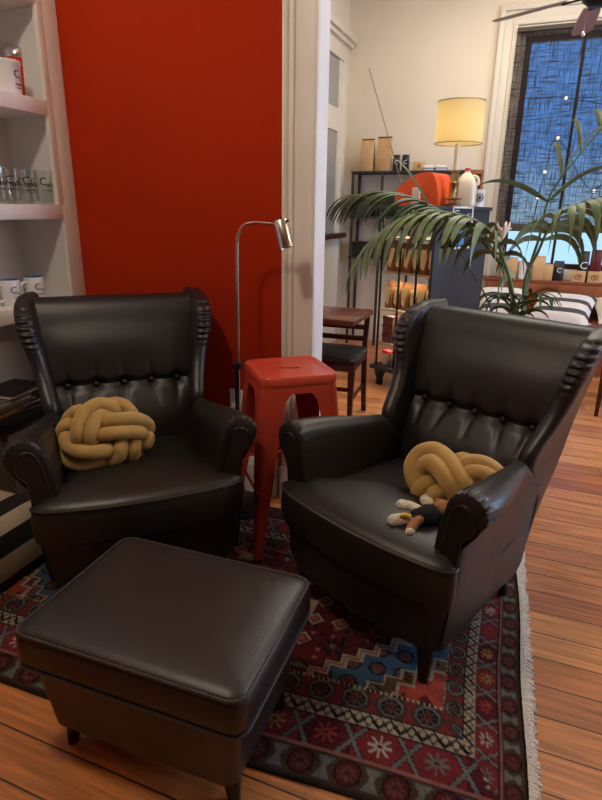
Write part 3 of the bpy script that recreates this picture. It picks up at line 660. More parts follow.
# ------------------------------------------------------------------ footstool
ot = thing('footstool', 'dark brown leather footstool with a loose lid at the front', 'footstool', (-.750, 1.016, 0), math.radians(1.8))
ot.scale = (1.025, 1.05, .94)
def rrect(hx, hy, r, n=6):
    return [(sx*(hx-r)+r*math.cos(a0+PI/2*k/n), sy*(hy-r)+r*math.sin(a0+PI/2*k/n)) for sx, sy, a0 in ((1, 1, 0), (-1, 1, PI/2), (-1, -1, PI), (1, -1, 1.5*PI)) for k in range(n+1)]
def rr3(hx, hy, r, z): return [(x, y, z) for x, y in rrect(hx, hy, r)]
lid = MB().loft([rr3(.280, .198, .03, .322), rr3(.297, .215, .035, .328), rr3(.302, .220, .035, .345), rr3(.302, .220, .035, .40), rr3(.298, .216, .035, .425), rr3(.290, .208, .035, .434), rr3(.27, .188, .035, .441), rr3(.2, .13, .05, .446), rr3(.1, .06, .04, .448)]).build('lid', 'leather_brown', ot)
MB().tube(rr3(.2965, .2145, .035, .427), .0045, 6, closed=True).build('piping', 'piping', lid)
MB().tube(rr3(.300, .218, .035, .328), .004, 6, closed=True).build('piping', 'piping', lid)
MB().loft([rr3(.245, .168, .03, .10), rr3(.255, .178, .03, .105), rr3(.278, .198, .03, .325)]).build('body', 'leather_brown', ot)
for sx in (1, -1):
    for sy in (1, -1):
        rings = []
        for z_, f in ((0.0 if sy < 0 else .0075, 1), (.008, 1), (.112, 0)):
            rr = .014+.013*(1-f); cx_, cy_ = sx*(.222+.014*f), sy*(.130+.010*f)
            rings.append([(cx_+rr*math.cos(2*PI*j/16), cy_+rr*math.sin(2*PI*j/16), z_) for j in range(16)])
        MB().loft(rings).build('leg', 'legblack', ot)

# ------------------------------------------------------------------ red metal stool
stl = thing('bar_stool', 'red metal bar stool standing between the two wing chairs', 'stool', (-.868, 2.068, RZ), math.radians(40.5))
n_ = 7; sq = rrect(.160, .160, .05, n_); ns = len(sq)
slot = []
for x, y in sq:                                      # stadium hand-hole, same vertex count
    a = math.atan2(y, x); r_ = .0; ca_, sa_ = math.cos(a), math.sin(a)
    sx_ = max(-.034, min(.034, ca_*.09)); xx_, yy_ = sx_*1.1+.010*ca_*.6, .011*sa_; slot.append((xx_*math.cos(-.25)-yy_*math.sin(-.25), xx_*math.sin(-.25)+yy_*math.cos(-.25)))
rot_ = math.radians(0)
def R3(pts, z, f=1.0): return [(x*f, y*f, z) for x, y in pts]
q = MB(); q.loft([R3(slot, .738), R3(slot, .7505), [(sx_*.35+px_*.65, sy_*.35+py_*.65, .7505) for (sx_, sy_), (px_, py_) in zip(slot, sq)], R3(sq, .752, .86), R3(sq, .7575, .92), R3(sq, .756, .975), R3(sq, .750, 1.0), R3(sq, .728, 1.005), R3(sq, .722, 1.0), R3(sq, .722, .97)], cap=False)
q.build('seat', 'red_metal', stl)
# skirt under the rim
MB().loft([R3(rrect(.157, .157, .045, n_), .727), R3(rrect(.160, .160, .045, n_), .690), R3(rrect(.156, .156, .043, n_), .690), R3(rrect(.153, .153, .043, n_), .727)], cap=False).build('skirt', 'red_metal', stl)
for sx in (1, -1):
    for sy in (1, -1):
        rings = []
        for z_ in (0, .03, .1, .25, .4, .55, .62, .66, .685, .70, .71):
            t = z_/.71; cx_ = .210+(.158-.210)*t; r_ = .03*t+.012
            w_ = interp([0, .1, .3, .55, .62, .66, .69, .71], [.032, .040, .060, .084, .090, .098, .118, .13], z_)
            out_ = [(cx_-w_, cx_)]+[(cx_-r_+r_*math.sin(PI/2*k/6), cx_-r_+r_*math.cos(PI/2*k/6)) for k in range(7)]+[(cx_, cx_-w_)]
            inn = [(x-.003 if x > cx_-w_+1e-6 else x, y-.003 if y > cx_-w_+1e-6 else y) for x, y in out_[::-1]]
            rings.append([(sx*x, sy*y, z_) for x, y in out_+inn])
        lg = MB().loft(rings).build('leg', 'red_metal', stl)
        MB().box(sx*.205-.018-sx*.012, sx*.205+.018-sx*.012, sy*.205-.018-sy*.012, sy*.205+.018-sy*.012, 0, .012, .004).build('foot_cap', 'blackplastic', lg)
zc = .30; k_ = .19-.2*.02
for a, c in (((-k_, -k_), (-k_, k_)), ((k_, -k_), (k_, k_)), ((-k_, k_), (k_, k_))):
    MB().tube([(a[0], a[1], zc), (c[0], c[1], zc)], .006, 10).build('cross_bar', 'red_metal', stl)

# ------------------------------------------------------------------ reading lamp
fl = thing('floor_lamp', 'slim nickel reading lamp leaning over the red stool', 'lamp', (-1.16, 2.165, RZ))
MB().lathe([(0, 0), (.125, 0), (.13, .004), (.13, .014), (.12, .022), (.02, .026), (0, .026)], 40).build('base', 'blackmetal', fl)
MB().tube(catmull([(0, 0, .02), (.003, 0, .4), (.008, 0, .8), (.012, 0, 1.18), (.02, 0, 1.26), (.045, 0, 1.30), (.10, 0, 1.312), (.19, 0, 1.308)], 6), .0065, 12).build('pole', 'steel', fl)
MB().box(-.014, .022, -.014, .014, .69, .72, .004).tube([(-.004, 0, .69), (-.004, -.006, .44)], .008, 8).build('clamp', 'blackplastic', fl)
hd = MB(); ax = Matrix.Translation((.222, 0, 1.272)) @ Matrix.Rotation(math.radians(-16), 4, 'Y')
hd.lathe([(.0, .055), (.026, .055), (.030, .050), (.031, -.055), (.0295, -.056), (.0285, -.05), (.027, .045), (0, .046)], 28, mtx=ax)
h_ = hd.build('lamp_head', 'steel', fl)
MB().tube([(.185, 0, 1.308), (.203, 0, 1.300)], .012, 12).ball((.215, -.01, 1.332), .006).ball((.243, -.008, 1.322), .006).build('swivel', 'blackmetal', h_)
cd = MB().tube(catmull([(-.004, -.006, .44), (-.03, .02, .30), (-.06, .09, .25), (-.08, .16, .36), (-.099, .172, .44)], 8), .003, 6).build('cord', 'blackplastic', fl)

# ------------------------------------------------------------------ knotted cushions
def knot(name, label, strands, loc, mtx, group, sc_=.165, rad=.027, back=True):
    q = MB()
    for pts, rz_ in strands:
        P3 = [(x*sc_, y*sc_, z_*sc_) for x, y, z_ in pts]; P3 = catmull(P3, 6); k = len(P3)
        rr = [rad*rz_*(.55+.45*min(1, min(i, k-1-i)/3)) for i in range(k)]
        q.tube(P3, rr, 14, mtx=mtx)
        if back: q.tube([(x, y*.96, -z_) for x, y, z_ in P3], rr, 10, mtx=mtx)
    if back: q.ball((0, 0, 0), (sc_*.55, sc_*.30, sc_*.34), 20, mtx=mtx)
    o = q.build(name, 'mustard', weld=False); o.location = loc; return tag(o, label, 'cushion', group)
def crop(pts, cx, cy, s):      # pattern drawn in its own flat units; the third value lifts a strand over another
    return [((x-cx)/s, -(y-cy)/s, math.sqrt(max(0, 1-.75*(((x-cx)/s)**2+((y-cy)/s*1.3)**2)))*.42+l) for x, y, l in pts]
SL = [([(168, 300, .02), (180, 250, .2), (190, 200, .22), (225, 135, .2), (290, 100, .16), (350, 115, .1), (385, 160, -.12)], 1.1),
      ([(245, 315, -.05), (245, 270, .16), (258, 215, .2), (290, 165, .14), (340, 155, .0), (370, 190, -.2)], 1.05),
      ([(320, 105, -.1), (370, 95, .02), (420, 115, .04), (445, 160, -.05), (440, 210, -.2)], 1.0),
      ([(290, 205, -.15), (340, 192, .14), (420, 190, .2), (490, 195, .1), (528, 225, -.1), (525, 270, -.25)], 1.03),
      ([(270, 258, -.12), (320, 262, .16), (400, 262, .22), (480, 266, .12), (515, 285, -.12)], 1.03),
      ([(118, 235, -.12), (108, 270, .06), (130, 315, .14), (190, 345, .2), (260, 355, .2), (320, 348, .1), (350, 335, -.15)], 1.1),
      ([(75, 285, -.15), (80, 350, .0), (120, 395, .06), (190, 415, .08), (260, 408, .04), (310, 395, -.05)], 1.0),
      ([(395, 280, -.15), (390, 330, .1), (380, 375, .1), (340, 405, .02), (300, 415, -.12)], 1.05),
      ([(460, 285, -.15), (458, 340, .06), (445, 385, .0), (415, 405, -.15)], 1.0),
      ([(525, 260, -.2), (522, 310, -.05), (495, 350, -.12)], .95),
      ([(210, 115, -.1), (160, 125, .0), (118, 155, -.08), (95, 190, -.25)], 1.0),
      ([(160, 195, -.02), (110, 195, .04), (82, 225, -.04), (80, 265, -.2)], 1.0)]
LSZ = .158
def on_chair(ch, px, py, ly):            # point on the line of sight at depth ly of the chair's own frame
    d = _ray(px, py); a = ch.rotation_euler[2]; bx, by = -math.sin(a), math.cos(a)
    t = (ly+ch.location[0]*bx+ch.location[1]*by)/(d[0]*bx+d[1]*by); return tuple(CP+d*t)
def stand(a, lean, roll): return Matrix.Rotation(a, 4, 'Z') @ Matrix.Rotation(math.radians(90-lean), 4, 'X') @ Matrix.Rotation(math.radians(roll), 4, 'Z')
SLc = [(crop(p_, 300, 255, 235), r_) for p_, r_ in SL]
knot('knot_cushion', 'mustard knotted cushion alone on the seat of the corner chair', SLc, on_chair(chL, 106, 434, -.085), stand(math.radians(32), 24, 2), 'mustard knot cushions', LSZ, .0255)
SR = [([(215, 285, -.15), (165, 245, .08), (135, 190, .18), (150, 130, .2), (205, 105, .2), (270, 125, .2), (330, 170, .2), (385, 205, .12), (410, 240, -.15)], 1.1),
      ([(235, 270, -.1), (195, 225, .05), (178, 185, .1), (190, 155, .1), (235, 145, .02), (270, 160, -.15)], 1.0),
      ([(180, 225, -.2), (192, 180, .16), (225, 160, .26), (275, 180, .28), (320, 215, .24), (350, 250, .1), (365, 285, -.1)], 1.12),
      ([(285, 125, -.1), (315, 105, .02), (345, 108, -.02), (370, 130, -.2)], .9),
      ([(320, 140, -.05), (360, 110, .12), (415, 102, .12), (465, 125, .06), (485, 165, -.06), (485, 205, -.25)], 1.05),
      ([(345, 175, -.1), (375, 150, .14), (425, 138, .16), (470, 158, .08), (490, 200, -.1)], 1.0),
      ([(245, 215, -.1), (215, 245, .1), (195, 285, .08), (190, 320, -.1)], 1.05),
      ([(300, 240, -.1), (275, 265, .1), (255, 300, .06), (250, 335, -.12)], 1.05),
      ([(385, 200, -.1), (425, 195, .06), (465, 215, -.02), (470, 260, -.2)], 1.0),
      ([(395, 235, .0), (420, 265, .05), (400, 305, -.05), (340, 325, -.1)], 1.0),
      ([(360, 250, .0), (370, 290, .1), (330, 315, .05), (280, 325, -.1)], 1.0)]
SRc = [(crop(p_, 305, 215, 190), r_) for p_, r_ in SR]
knot('knot_cushion', 'mustard knotted cushion behind the plush toy on the chair before the palm', SRc, on_chair(chR, 456, 488, -.035), stand(math.radians(-18), 32, 0), 'mustard knot cushions', .158, .028)

# plush toy lying on the seat, feet to the front
pt = thing('plush_toy', 'small plush animal toy in black lying on its back against the mustard cushion', 'plush toy', atZ(424, 520, .466))
pz = Vector(pt.location)
def rel(px, py, h): v = Vector(atZ(px, py, .462+h))-pz; return tuple(v)
def limb(name, m, pts, rad): return MB().tube(catmull(pts, 5), [float(np.interp(i/((len(pts)-1)*5), np.linspace(0, 1, len(rad)), rad)) for i in range((len(pts)-1)*5+1)], 14).ball(pts[0], rad[0]*1.02, 14).ball(pts[-1], rad[-1]*1.02, 14).build(name, m, pt)
limb('body', 'plushblack', [rel(418, 517, .032), rel(427, 516, .038), rel(438, 513, .034)], [.026, .036, .028])
limb('head', 'plushtan', [rel(441, 509, .05), rel(447, 511, .045)], [.030, .026])
limb('leg', 'plushwhite', [rel(394, 521, .022), rel(401, 520, .024), rel(412, 519, .028)], [.021, .021, .014])
limb('leg', 'plushwhite', [rel(402, 506, .022), rel(410, 507, .022), rel(421, 511, .026)], [.021, .019, .014])
limb('foot', 'plushwhite', [rel(425, 500, .035), rel(428, 503, .035)], [.017, .019])
limb('arm', 'plushtan', [rel(411, 529, .02), rel(415, 523, .03), rel(421, 519, .04)], [.015, .016, .013])
limb('paw', 'plushwhite', [rel(410, 532, .016), rel(412, 529, .018)], [.014, .014])
limb('ribbon', 'yellow', [rel(401, 516, .046), rel(405, 515, .048), rel(410, 517, .044)], [.005, .008, .005])
limb('ear', 'plushtan', [rel(438, 502, .07), rel(444, 504, .07)], [.011, .009])

# striped floor cushion at the left edge
fc = MB(); rings = []
FCX, FCY, FCH = .235, .30, .27
for z_, f in ((.0, .90), (.01, .95), (.05, 1.0), (.12, 1.0), (.18, .97), (.22, .9), (.25, .78), (.265, .6), (.272, .3)):
    rings.append([(x*f+.006*math.sin(y*20+z_*40), y*f+.008*math.sin(x*17), z_+.008*math.sin(x*13+y*9)*(z_ > .1)) for x, y in rrect(FCX, FCY, .09, 8)])
o = fc.loft(rings).build('floor_cushion', 'stripe_floor'); o.location = (-1.895, 1.27, RZ); o.rotation_euler = (0, 0, math.radians(2))
tag(o, 'black and cream striped floor cushion beside the bookcase base', 'cushion')

# ------------------------------------------------------------------ back room: table and chairs
tb = thing('cafe_table', 'dark wooden cafe table behind the white pilaster', 'table', (-1.35, 3.46, 0))
MB().box(-.41, .41, -.24, .22, .715, .75, .006).build('tabletop', mat('polished_walnut', srgb(112, 66, 50), .22, noise=.2, nscale=6), tb)
MB().lathe([(0, .0), (.24, 0), (.24, .015), (.05, .035), (.032, .06), (.032, .66), (.06, .70), (.14, .715), (0, .715)], 24).build('pedestal', 'blackmetal', tb)
def make_dining(loc, rz, label):
    r_ = thing('dining_chair', label, 'chair', loc, rz, 'dark wooden dining chairs')
    MB().loft([rr3(.19, .185, .05, .452), rr3(.205, .2, .05, .458), rr3(.21, .205, .05, .475), rr3(.2, .195, .05, .492), rr3(.15, .15, .05, .5), rr3(.05, .05, .03, .502)]).build('seat_pad', 'blackplastic', r_)
    MB().box(-.2, .2, -.2, .2, .405, .452, .006).build('seat_frame', 'darkwood', r_)
    for sx in (1, -1):
        MB().loft([[(sx*.18+a*w_, -.18+c*w_, z_) for a, c in ((-1, -1), (1, -1), (1, 1), (-1, 1))] for z_, w_ in ((0, .013), (.42, .02))]).build('leg', 'darkwood', r_)
        MB().loft([[(sx*.185+a*.016, y+c*.018, z_) for a, c in ((-1, -1), (1, -1), (1, 1), (-1, 1))] for z_, y in ((0, .27), (.2, .215), (.42, .19), (.55, .2), (.70, .235), (.735, .243))]).build('leg', 'darkwood', r_)
        MB().box(sx*.18-.009, sx*.18+.009, -.17, .21, .20, .226, .003).build('stretcher', 'darkwood', r_)
    MB().box(-.18, .18, -.19, -.172, .27, .296, .003).build('stretcher', 'darkwood', r_)
    for z_, h, y in ((.525, .035, .197), (.60, .035, .212), (.675, .03, .23)): MB().box(-.18, .18, y-.009, y+.009, z_, z_+h, .004).build('back_slat', 'darkwood', r_)
    return r_
dn = make_dining((-1.165, 3.50, 0), math.radians(4), 'dark wooden dining chair with black seat pad tucked at the cafe table')
dup(dn, (.765, 4.49, 0), math.radians(-8), 'dark wooden dining chair before the window bench, partly hidden by the wing chair')

# ------------------------------------------------------------------ display cabinet
CA = math.radians(-25.9); CO = Vector((-1.115, 4.475, 0)); CU = Vector((math.cos(CA), math.sin(CA), 0)); CVv = Vector((-math.sin(CA), math.cos(CA), 0))
CW, CD, CH = .50, .70, 1.41
dcab = thing('display_cabinet', 'black display cabinet with lit glass shelves and a slate grey end panel', 'cabinet', CO, CA)
MB().box(CW-.025, CW, 0, CD, .16, CH-.03, .004).build('end_panel', 'slate', dcab)
MB().box(0, CW, CD-.02, CD, .16, CH-.03, .002).build('back_panel', 'slate', dcab)
MB().box(-.02, CW+.012, -.03, CD+.01, CH-.03, CH, .006).build('top', 'slate', dcab)
for x in (.006, .185, .345): MB().box(x, x+.014, .002, .016, .16, CH-.03, .002).build('post', 'blackmetal', dcab)
MB().box(.006, .02, CD-.04, CD-.026, .16, CH-.03, .002).build('post', 'blackmetal', dcab)
for z_ in (.34, .62, .91, 1.17):
    MB().box(.004, CW-.026, .02, CD-.022, z_, z_+.012).build('shelf', mat('pale_glass_shelf', srgb(196, 210, 200), .15), dcab)
    MB().tube([(.004, .009, z_+.006), (CW-.026, .009, z_+.006)], .006, 8).build('rail', 'brass', dcab)
MB().box(-.03, CW+.02, -.03, CD, .13, .165, .012).build('plinth', 'blackplastic', dcab)
for x, y in ((.04, .03), (CW-.05, .03), (.04, CD-.06), (CW-.05, CD-.06)):
    MB().lathe([(0, 0), (.028, 0), (.032, .02), (.026, .05), (.04, .08), (.048, .11), (.046, .13), (0, .13)], 18, (x, y, 0)).build('foot', 'blackplastic', dcab)
def incab(x, y, z): return tuple(CO+CU*x+CVv*y+Vector((0, 0, z)))
def bag(name, label, loc, rz, w_, d_, h, body, group=None, lab=None, labm='label_cream', logo=None, fold=True):
    t = thing(name, label, 'bag', loc, rz, group)
    rings = [[(x, y, z_) for x, y in rrect(w_/2*f, d_/2*g_, .006, 2)] for z_, f, g_ in ((0, .97, .97), (.004, 1, 1), (h*.5, 1.01, 1.02), (h*.72, 1, .8), (h*.86, .99, .4), (h*.965, .99, .12), (h, .99, .10))]
    MB().loft(rings).build('body', body, t)
    if fold: MB().box(-w_*.5, w_*.5, -d_*.09, d_*.07, h*.955, h*1.0, .002).build('folded_top', mat('bag_clip', srgb(96, 70, 48), .6) if 'clip' not in M else M['clip'], t)
    if lab: MB().add([(-w_*.46, -d_*.53, h*.62), (w_*.46, -d_*.53, h*.62), (w_*.49, -d_*.40, h*.80), (-w_*.49, -d_*.40, h*.80), (-w_*.46, -d_*.51, h*.22), (w_*.05, -d_*.535, h*.12)], [(0, 1, 2, 3), (4, 5, 1, 0)]).build('label', labm, t)
    if logo:
        q = MB(); flat_text(q, logo, h*.34, Matrix.Translation((0, -d_*.53, h*.42)) @ Matrix.Rotation(PI/2, 4, 'X'), .001); q.build('lettering', 'silver_ink', t)
    return t
# two tiers of coffee bags, three bays of two
for ti, (z_, h) in enumerate(((.6325, .21), (.9225, .22))):
    for bi, x0 in enumerate((.052, .128, .215, .289, .366, .434)):
        bag('coffee_bag', f"kraft coffee bag with cream label on the {'lower' if ti == 0 else 'upper'} bag tier, {['first', 'second', 'third', 'fourth', 'fifth', 'last'][bi]} from the left post", incab(x0, .10+.012*(bi % 2), z_), CA+random.uniform(-.15, .15), .067, .066, h, 'kraft_dark', 'coffee bags in the display cabinet', lab=True, fold=False)
for k in range(3):
    bx = thing('tea_box', ['brown box lowest in the stack on the cabinet shelf', 'brown box in the middle of the stack on the cabinet shelf', 'brown box topmost in the stack on the cabinet shelf'][k], 'box', incab(.075, .12, .353+.072*k), CA, 'boxes stacked in the display cabinet')
    MB().box(-.05, .05, -.07, .07, 0, .055, .004).build('body', mat('brown_card', srgb(112, 66, 52), .6), bx); MB().box(-.053, .053, -.073, .073, .045, .07, .004).build('lid', mat('brown_card_lid', srgb(92, 52, 42), .6), bx)
jr = thing('glass_jar', 'clear glass jar beside the brown boxes in the cabinet', 'jar', incab(.17, .10, .3525)); MB().lathe([(0, 0), (.03, 0), (.032, .01), (.032, .09), (.025, .11), (.027, .13), (0, .13)], 20).build('body', 'tin', jr)
for k, (x, y) in enumerate(((.07, .07), (.15, .10), (.235, .07))):
    t = thing('tin_can', ['pale tin with a pink lid, nearest the left post of the cabinet', 'pale tin with a pink lid, middle one on the bottom shelf', 'pale tin with a pink lid, right one behind the wing of the chair'][k], 'tin', incab(x, y, .1655), 0, 'tins on the bottom cabinet shelf')
    MB().lathe([(0, 0), (.036, 0), (.037, .005), (.037, .10), (0, .10)], 24).build('body', 'tin', t); MB().lathe([(0, .1), (.039, .1), (.039, .115), (.034, .12), (0, .12)], 24).build('lid', 'pinklid', t)
# framed print on the end panel
fp_ = thing('framed_print', 'small white-framed dark print hanging on the slate end panel', 'picture', tuple(Vector(incab(CW+.004, .30, 1.26))), CA+PI/2)
def frame(parent, w_, h, t=.014):
    MB().box(-w_/2, w_/2, -.012, 0, -h/2, -h/2+t).box(-w_/2, w_/2, -.012, 0, h/2-t, h/2).box(-w_/2, -w_/2+t, -.012, 0, -h/2, h/2).box(w_/2-t, w_/2, -.012, 0, -h/2, h/2).build('frame', 'whiteplastic', parent)
frame(fp_, .27, .30)
MB().box(-.122, .122, -.006, -.001, -.137, .137).build('print', mat('dark_blue_print', srgb(30, 38, 52), .4), fp_)
q = MB(); flat_text(q, 'G', .10, Matrix.Translation((-.075, -.0065, .06)) @ Matrix.Rotation(PI/2, 4, 'X'), .0005); q.tube([(-.02, -.007, .05), (.09, -.007, .10)], .004, 6).build('lettering', 'silver_ink', fp_)
MB().box(-.03, .03, -.008, -.006, -.125, -.02).box(-.05, -.03, -.008, -.006, -.125, -.08).box(.03, .05, -.008, -.006, -.125, -.06).build('skyline', mat('blue_print', srgb(70, 130, 190), .5), fp_)

# ---- on top of the cabinet
TOPZ = CH+.0005
def ontop(px, py, dy):                       # on the cabinet top, dy metres behind its front-left corner line
    p_ = atY(px, py, 4.46+dy); return (p_[0], p_[1], TOPZ)
ob = thing('orange_bin', 'orange plastic bin with a sloped hood and a dark slot on the cabinet top', 'bin', incab(.215, .22, TOPZ), CA+.12)
pf = [(x*1.12, z_*1.28) for x, z_ in catmull([(-.16, 0), (-.165, .06), (-.15, .095), (-.05, .155), (.0, .175), (.08, .18), (.115, .165), (.14, .12), (.16, .05), (.16, 0)], 4)]
MB().prism(pf, .24, 'y', -.12).build('body', 'orange', ob)
sl_ = MB().box(-.035, .035, -.045, .035, -.002, .004, .002, mtx=Matrix.Translation((-.085, -.03, .186)) @ Matrix.Rotation(math.radians(-34), 4, 'Y')); sl_.build('slot', 'blackplastic', ob)
ch_ = thing('card_holder', 'small clear card holder with a white card before the orange bin', 'card holder', incab(.265, .055, TOPZ), CA)
MB().box(-.035, .035, -.01, .0, 0, .125, .002).build('card', 'paper', ch_); MB().box(-.04, .04, -.02, .02, 0, .008, .002).build('stand', 'whiteplastic', ch_)
tl = thing('table_lamp', 'lit table lamp with a yellow drum shade on the cabinet top', 'lamp', incab(.475, .21, TOPZ))
MB().lathe([(0, 0), (.055, 0), (.058, .006), (.05, .015), (.03, .02), (.03, .04), (.062, .048), (.062, .056), (.034, .062), (.030, .07), (.032, .15), (.036, .155), (.032, .165), (.026, .17), (.024, .225), (.032, .232), (.032, .24), (.02, .245), (0, .245)], 8).build('stem', 'brass', tl)
MB().lathe([(0, .243), (.019, .243), (.019, .415), (0, .415)], 18).build('candle_tube', 'milk', tl)
MB().lathe([(.162, .415), (.160, .680)], 48).build('lamp_shade', 'shade', tl)
for z_, r_ in ((.68, .160), (.415, .162)): MB().tube([(r_*math.cos(a), r_*math.sin(a), z_) for a in np.linspace(0, 2*PI, 40)[:-1]], .003, 6, closed=True).build('shade_ring', 'brass', tl)
MB().tube([(-.16, 0, .665), (.16, 0, .665)], .002, 6).build('shade_carrier', 'brass', tl)
MB().ball((0, 0, .50), (.03, .03, .045)).build('light_bulb', mat('lamp_bulb', (1, .9, .7, 1), .4, emis=(1, .80, .45, 1), estr=15), tl)
jg = thing('milk_jug', 'milky plastic gallon jug with a red cap beside the lamp', 'jug', incab(.455, .40, TOPZ))
jr_ = [[(x, y, z_) for x, y in rrect(.075*f, .075*f, .035*f, 5)] for z_, f in ((0, .92), (.008, 1), (.13, 1), (.165, .95), (.20, .72), (.225, .42), (.238, .25), (.25, .24))]
MB().loft(jr_).build('body', 'milk', jg); MB().lathe([(0, .248), (.022, .248), (.022, .266), (0, .266)], 18).build('cap', 'pinklid', jg)
MB().tube(catmull([(.06, 0, .15), (.085, 0, .16), (.075, 0, .2), (.04, 0, .215)], 5), .011, 8).build('handle', 'milk', jg)
mg = thing('paper_cup', 'white cup with a round dark emblem beside the milk jug', 'cup', incab(.46, .57, TOPZ), 0)
MB().lathe([(0, 0), (.045, 0), (.05, .12), (.052, .125), (.048, .125), (.043, .01), (0, .008)], 28).build('body', 'ceramic', mg)
q = MB()
aa = -1.2
for rr, n0 in ((.03, 0), (.02, 1)):
    ringp = [(.0485*math.cos(aa+rr*math.cos(t)/.0485), .0485*math.sin(aa+rr*math.cos(t)/.0485), .065+rr*math.sin(t)) for t in np.linspace(0, 2*PI, 24)[:-1]]
    q.tube(ringp, .003, 6, closed=True)
q.ball((.0475*math.cos(aa), .0475*math.sin(aa), .065), (.012, .012, .014), 10); q.build('emblem', mat('grey_green_print', srgb(52, 70, 64), .5), mg)
pic = thing('photo_frame', 'small brown framed picture standing behind the lamp', 'picture', incab(.40, .62, TOPZ), CA+.3)
MB().box(-.05, .05, -.01, .01, 0, .27, .003).build('frame', 'kraft_dark', pic); MB().box(-.035, .035, -.012, -.009, .03, .24).build('print', 'darkwood', pic)
ol = thing('packet_tray', 'pale packets lying behind the lamp stem', 'packet', incab(.30, .55, TOPZ), CA); MB().box(-.10, .10, -.05, .05, 0, .16, .006).build('body', 'slate', ol); MB().box(-.09, .09, -.05, .04, .16, .185, .008).build('sachets', 'paper', ol)
# bare rod leaning on the window wall
b__ = Vector(atY(369, 68, 6.085)); a_ = Vector(atY(402, 187, 5.74)); a_ = b__.lerp(a_, b__.z/(b__.z-a_.z))
rd = MB().tube([a_, a_.lerp(b__, .5)+Vector((.01, 0, -.02)), b__], [.006, .005, .003], 8).build('bamboo_rod', mat('pale_cane', srgb(120, 104, 84), .6)); tag(rd, 'thin bare cane leaning up the cream wall behind the orange bin', 'cane')

# ---- shelving on the window wall
sh = thing('shelving_rack', 'dark shelving rack against the cream wall behind the orange bin', 'shelves', (-1.175, 5.96, 0))
for z_ in (1.72, 1.30, .9): MB().box(-.62, .62, -.13, .13, z_, z_+.022, .003).build('shelf', 'slate', sh)
for x in (-.6, -.30, .0, .30, .6): MB().box(x-.012, x+.012, -.13, -.10, 0, 1.72, .003).build('post', 'slate', sh)
for x in (-.6, .6): MB().box(x-.012, x+.012, .10, .13, 0, 1.72, .003).build('post', 'slate', sh)
SZ = 1.7425
def onshelf(px, y=5.93): p_ = atY(px, 172, y); return (p_[0], p_[1], SZ)
for k, (px, h, w_) in enumerate(((367, .30, .128), (383.5, .315, .136))):
    bag('kraft_bag', ['tall kraft paper bag on the wall rack, nearer the corner', 'tall kraft paper bag on the wall rack, crossed by the thin cane'][k], onshelf(px), .02, w_, .10, h, 'kraft', 'kraft bags on the wall rack')
for k, px in enumerate((396, 405)):
    bag('coffee_pouch', ['black coffee pouch with white script, next to the tall kraft bags', 'black coffee pouch with white script, next to the small kraft box'][k], onshelf(px), .05, .068, .06, .15, 'blackbag', 'black pouches on the wall rack', logo='C', fold=False)
kb = thing('kraft_box', 'small kraft gift box on the wall rack beside the black pouches', 'box', onshelf(418.5), .1); MB().box(-.055, .055, -.05, .05, 0, .085, .003).build('body', 'kraft', kb); MB().box(-.012, .02, -.052, -.05, .02, .06).build('sticker', 'kraft_dark', kb)
for k, (px, n_) in enumerate(((429, 'stack of white packets on the wall rack, left of the lamp stem'), (441, 'blue-edged white packets on the wall rack, touching the lamp stem'))):
    t = thing('packet', n_, 'packet', onshelf(px), 0); MB().box(-.05, .05, -.06, .06, 0, .05, .01).build('body', 'paper', t); MB().box(-.051, .051, -.061, .061, .018, .026).build('band', mat('blue_band', srgb(70, 80, 130), .5), t)
for k, (x, z_, wd, hh, m_) in enumerate(((-1.68, 1.3225, .18, .16, 'slate'), (-1.42, 1.3225, .2, .2, 'greenglass'), (-1.66, .9225, .2, .14, 'greenglass'), (-1.35, .9225, .16, .16, 'slate'))):
    t = thing('storage_box', ['grey storage box on the middle rack shelf, nearest the corner', 'dark green storage box on the middle rack shelf', 'dark green box on the low rack shelf, nearest the corner', 'grey box on the low rack shelf behind the fronds'][k], 'box', (x, 5.95, z_)); MB().box(-wd/2, wd/2, -.1, .1, 0, hh, .006).build('body', m_, t); MB().box(-wd/2-.004, wd/2+.004, -.104, .104, hh-.02, hh+.004, .004).build('lid', 'blackplastic', t)

# ---- burlap blind, bulbs on a cable, sill goods
bm_ = MB(); nx_, nz_ = 40, 46; x0, x1, z0, z1 = -.385, 1.46, 1.235, 2.90
vs = [(x0+(x1-x0)*i/nx_, 6.035+.006*math.sin(i*.9)+.004*math.sin(j*.6+i*.2), z0+(z1-z0)*j/nz_+(.015*math.sin(i*.35) if j == 0 else 0)) for j in range(nz_+1) for i in range(nx_+1)]
bl = thing('window_blind', 'dark burlap roller blind covering the upper window, blue dusk behind it', 'blind', (0, 0, 0))
MB().add(vs, [(j*(nx_+1)+i, j*(nx_+1)+i+1, (j+1)*(nx_+1)+i+1, (j+1)*(nx_+1)+i) for j in range(nz_) for i in range(nx_)]).build('cloth', 'burlap', bl)
MB().box(x0, x1, 6.022, 6.05, 1.205, 1.275, .008).build('hem_bar', mat('burlap_hem', srgb(74, 64, 56), .8), bl)
MB().box(x0, x1, 6.02, 6.055, 2.87, 2.905, .004).build('head_rail', mat('burlap_rail', srgb(80, 70, 62), .8), bl)
sl_ = thing('bulb_string', 'warm glowing bulbs on a cable beyond the window blind', 'string lights', (0, 0, 0))
pts = [atY(px, py, 6.9) for px, py in ((523, 98), (566, 98), (630, 120), (594, 191), (558, 138), (545, 172), (533, 222), (538, 198))]
MB().tube(catmull([(pts[0][0]-.5, 6.9, pts[0][2]+.2)]+pts, 5), .004, 5).build('cable', 'blackplastic', sl_)
for p_ in pts: MB().ball(p_, .016, 10).build('bulb', 'bulb', sl_)  # bulbs set where warm spots show in the window; cable added
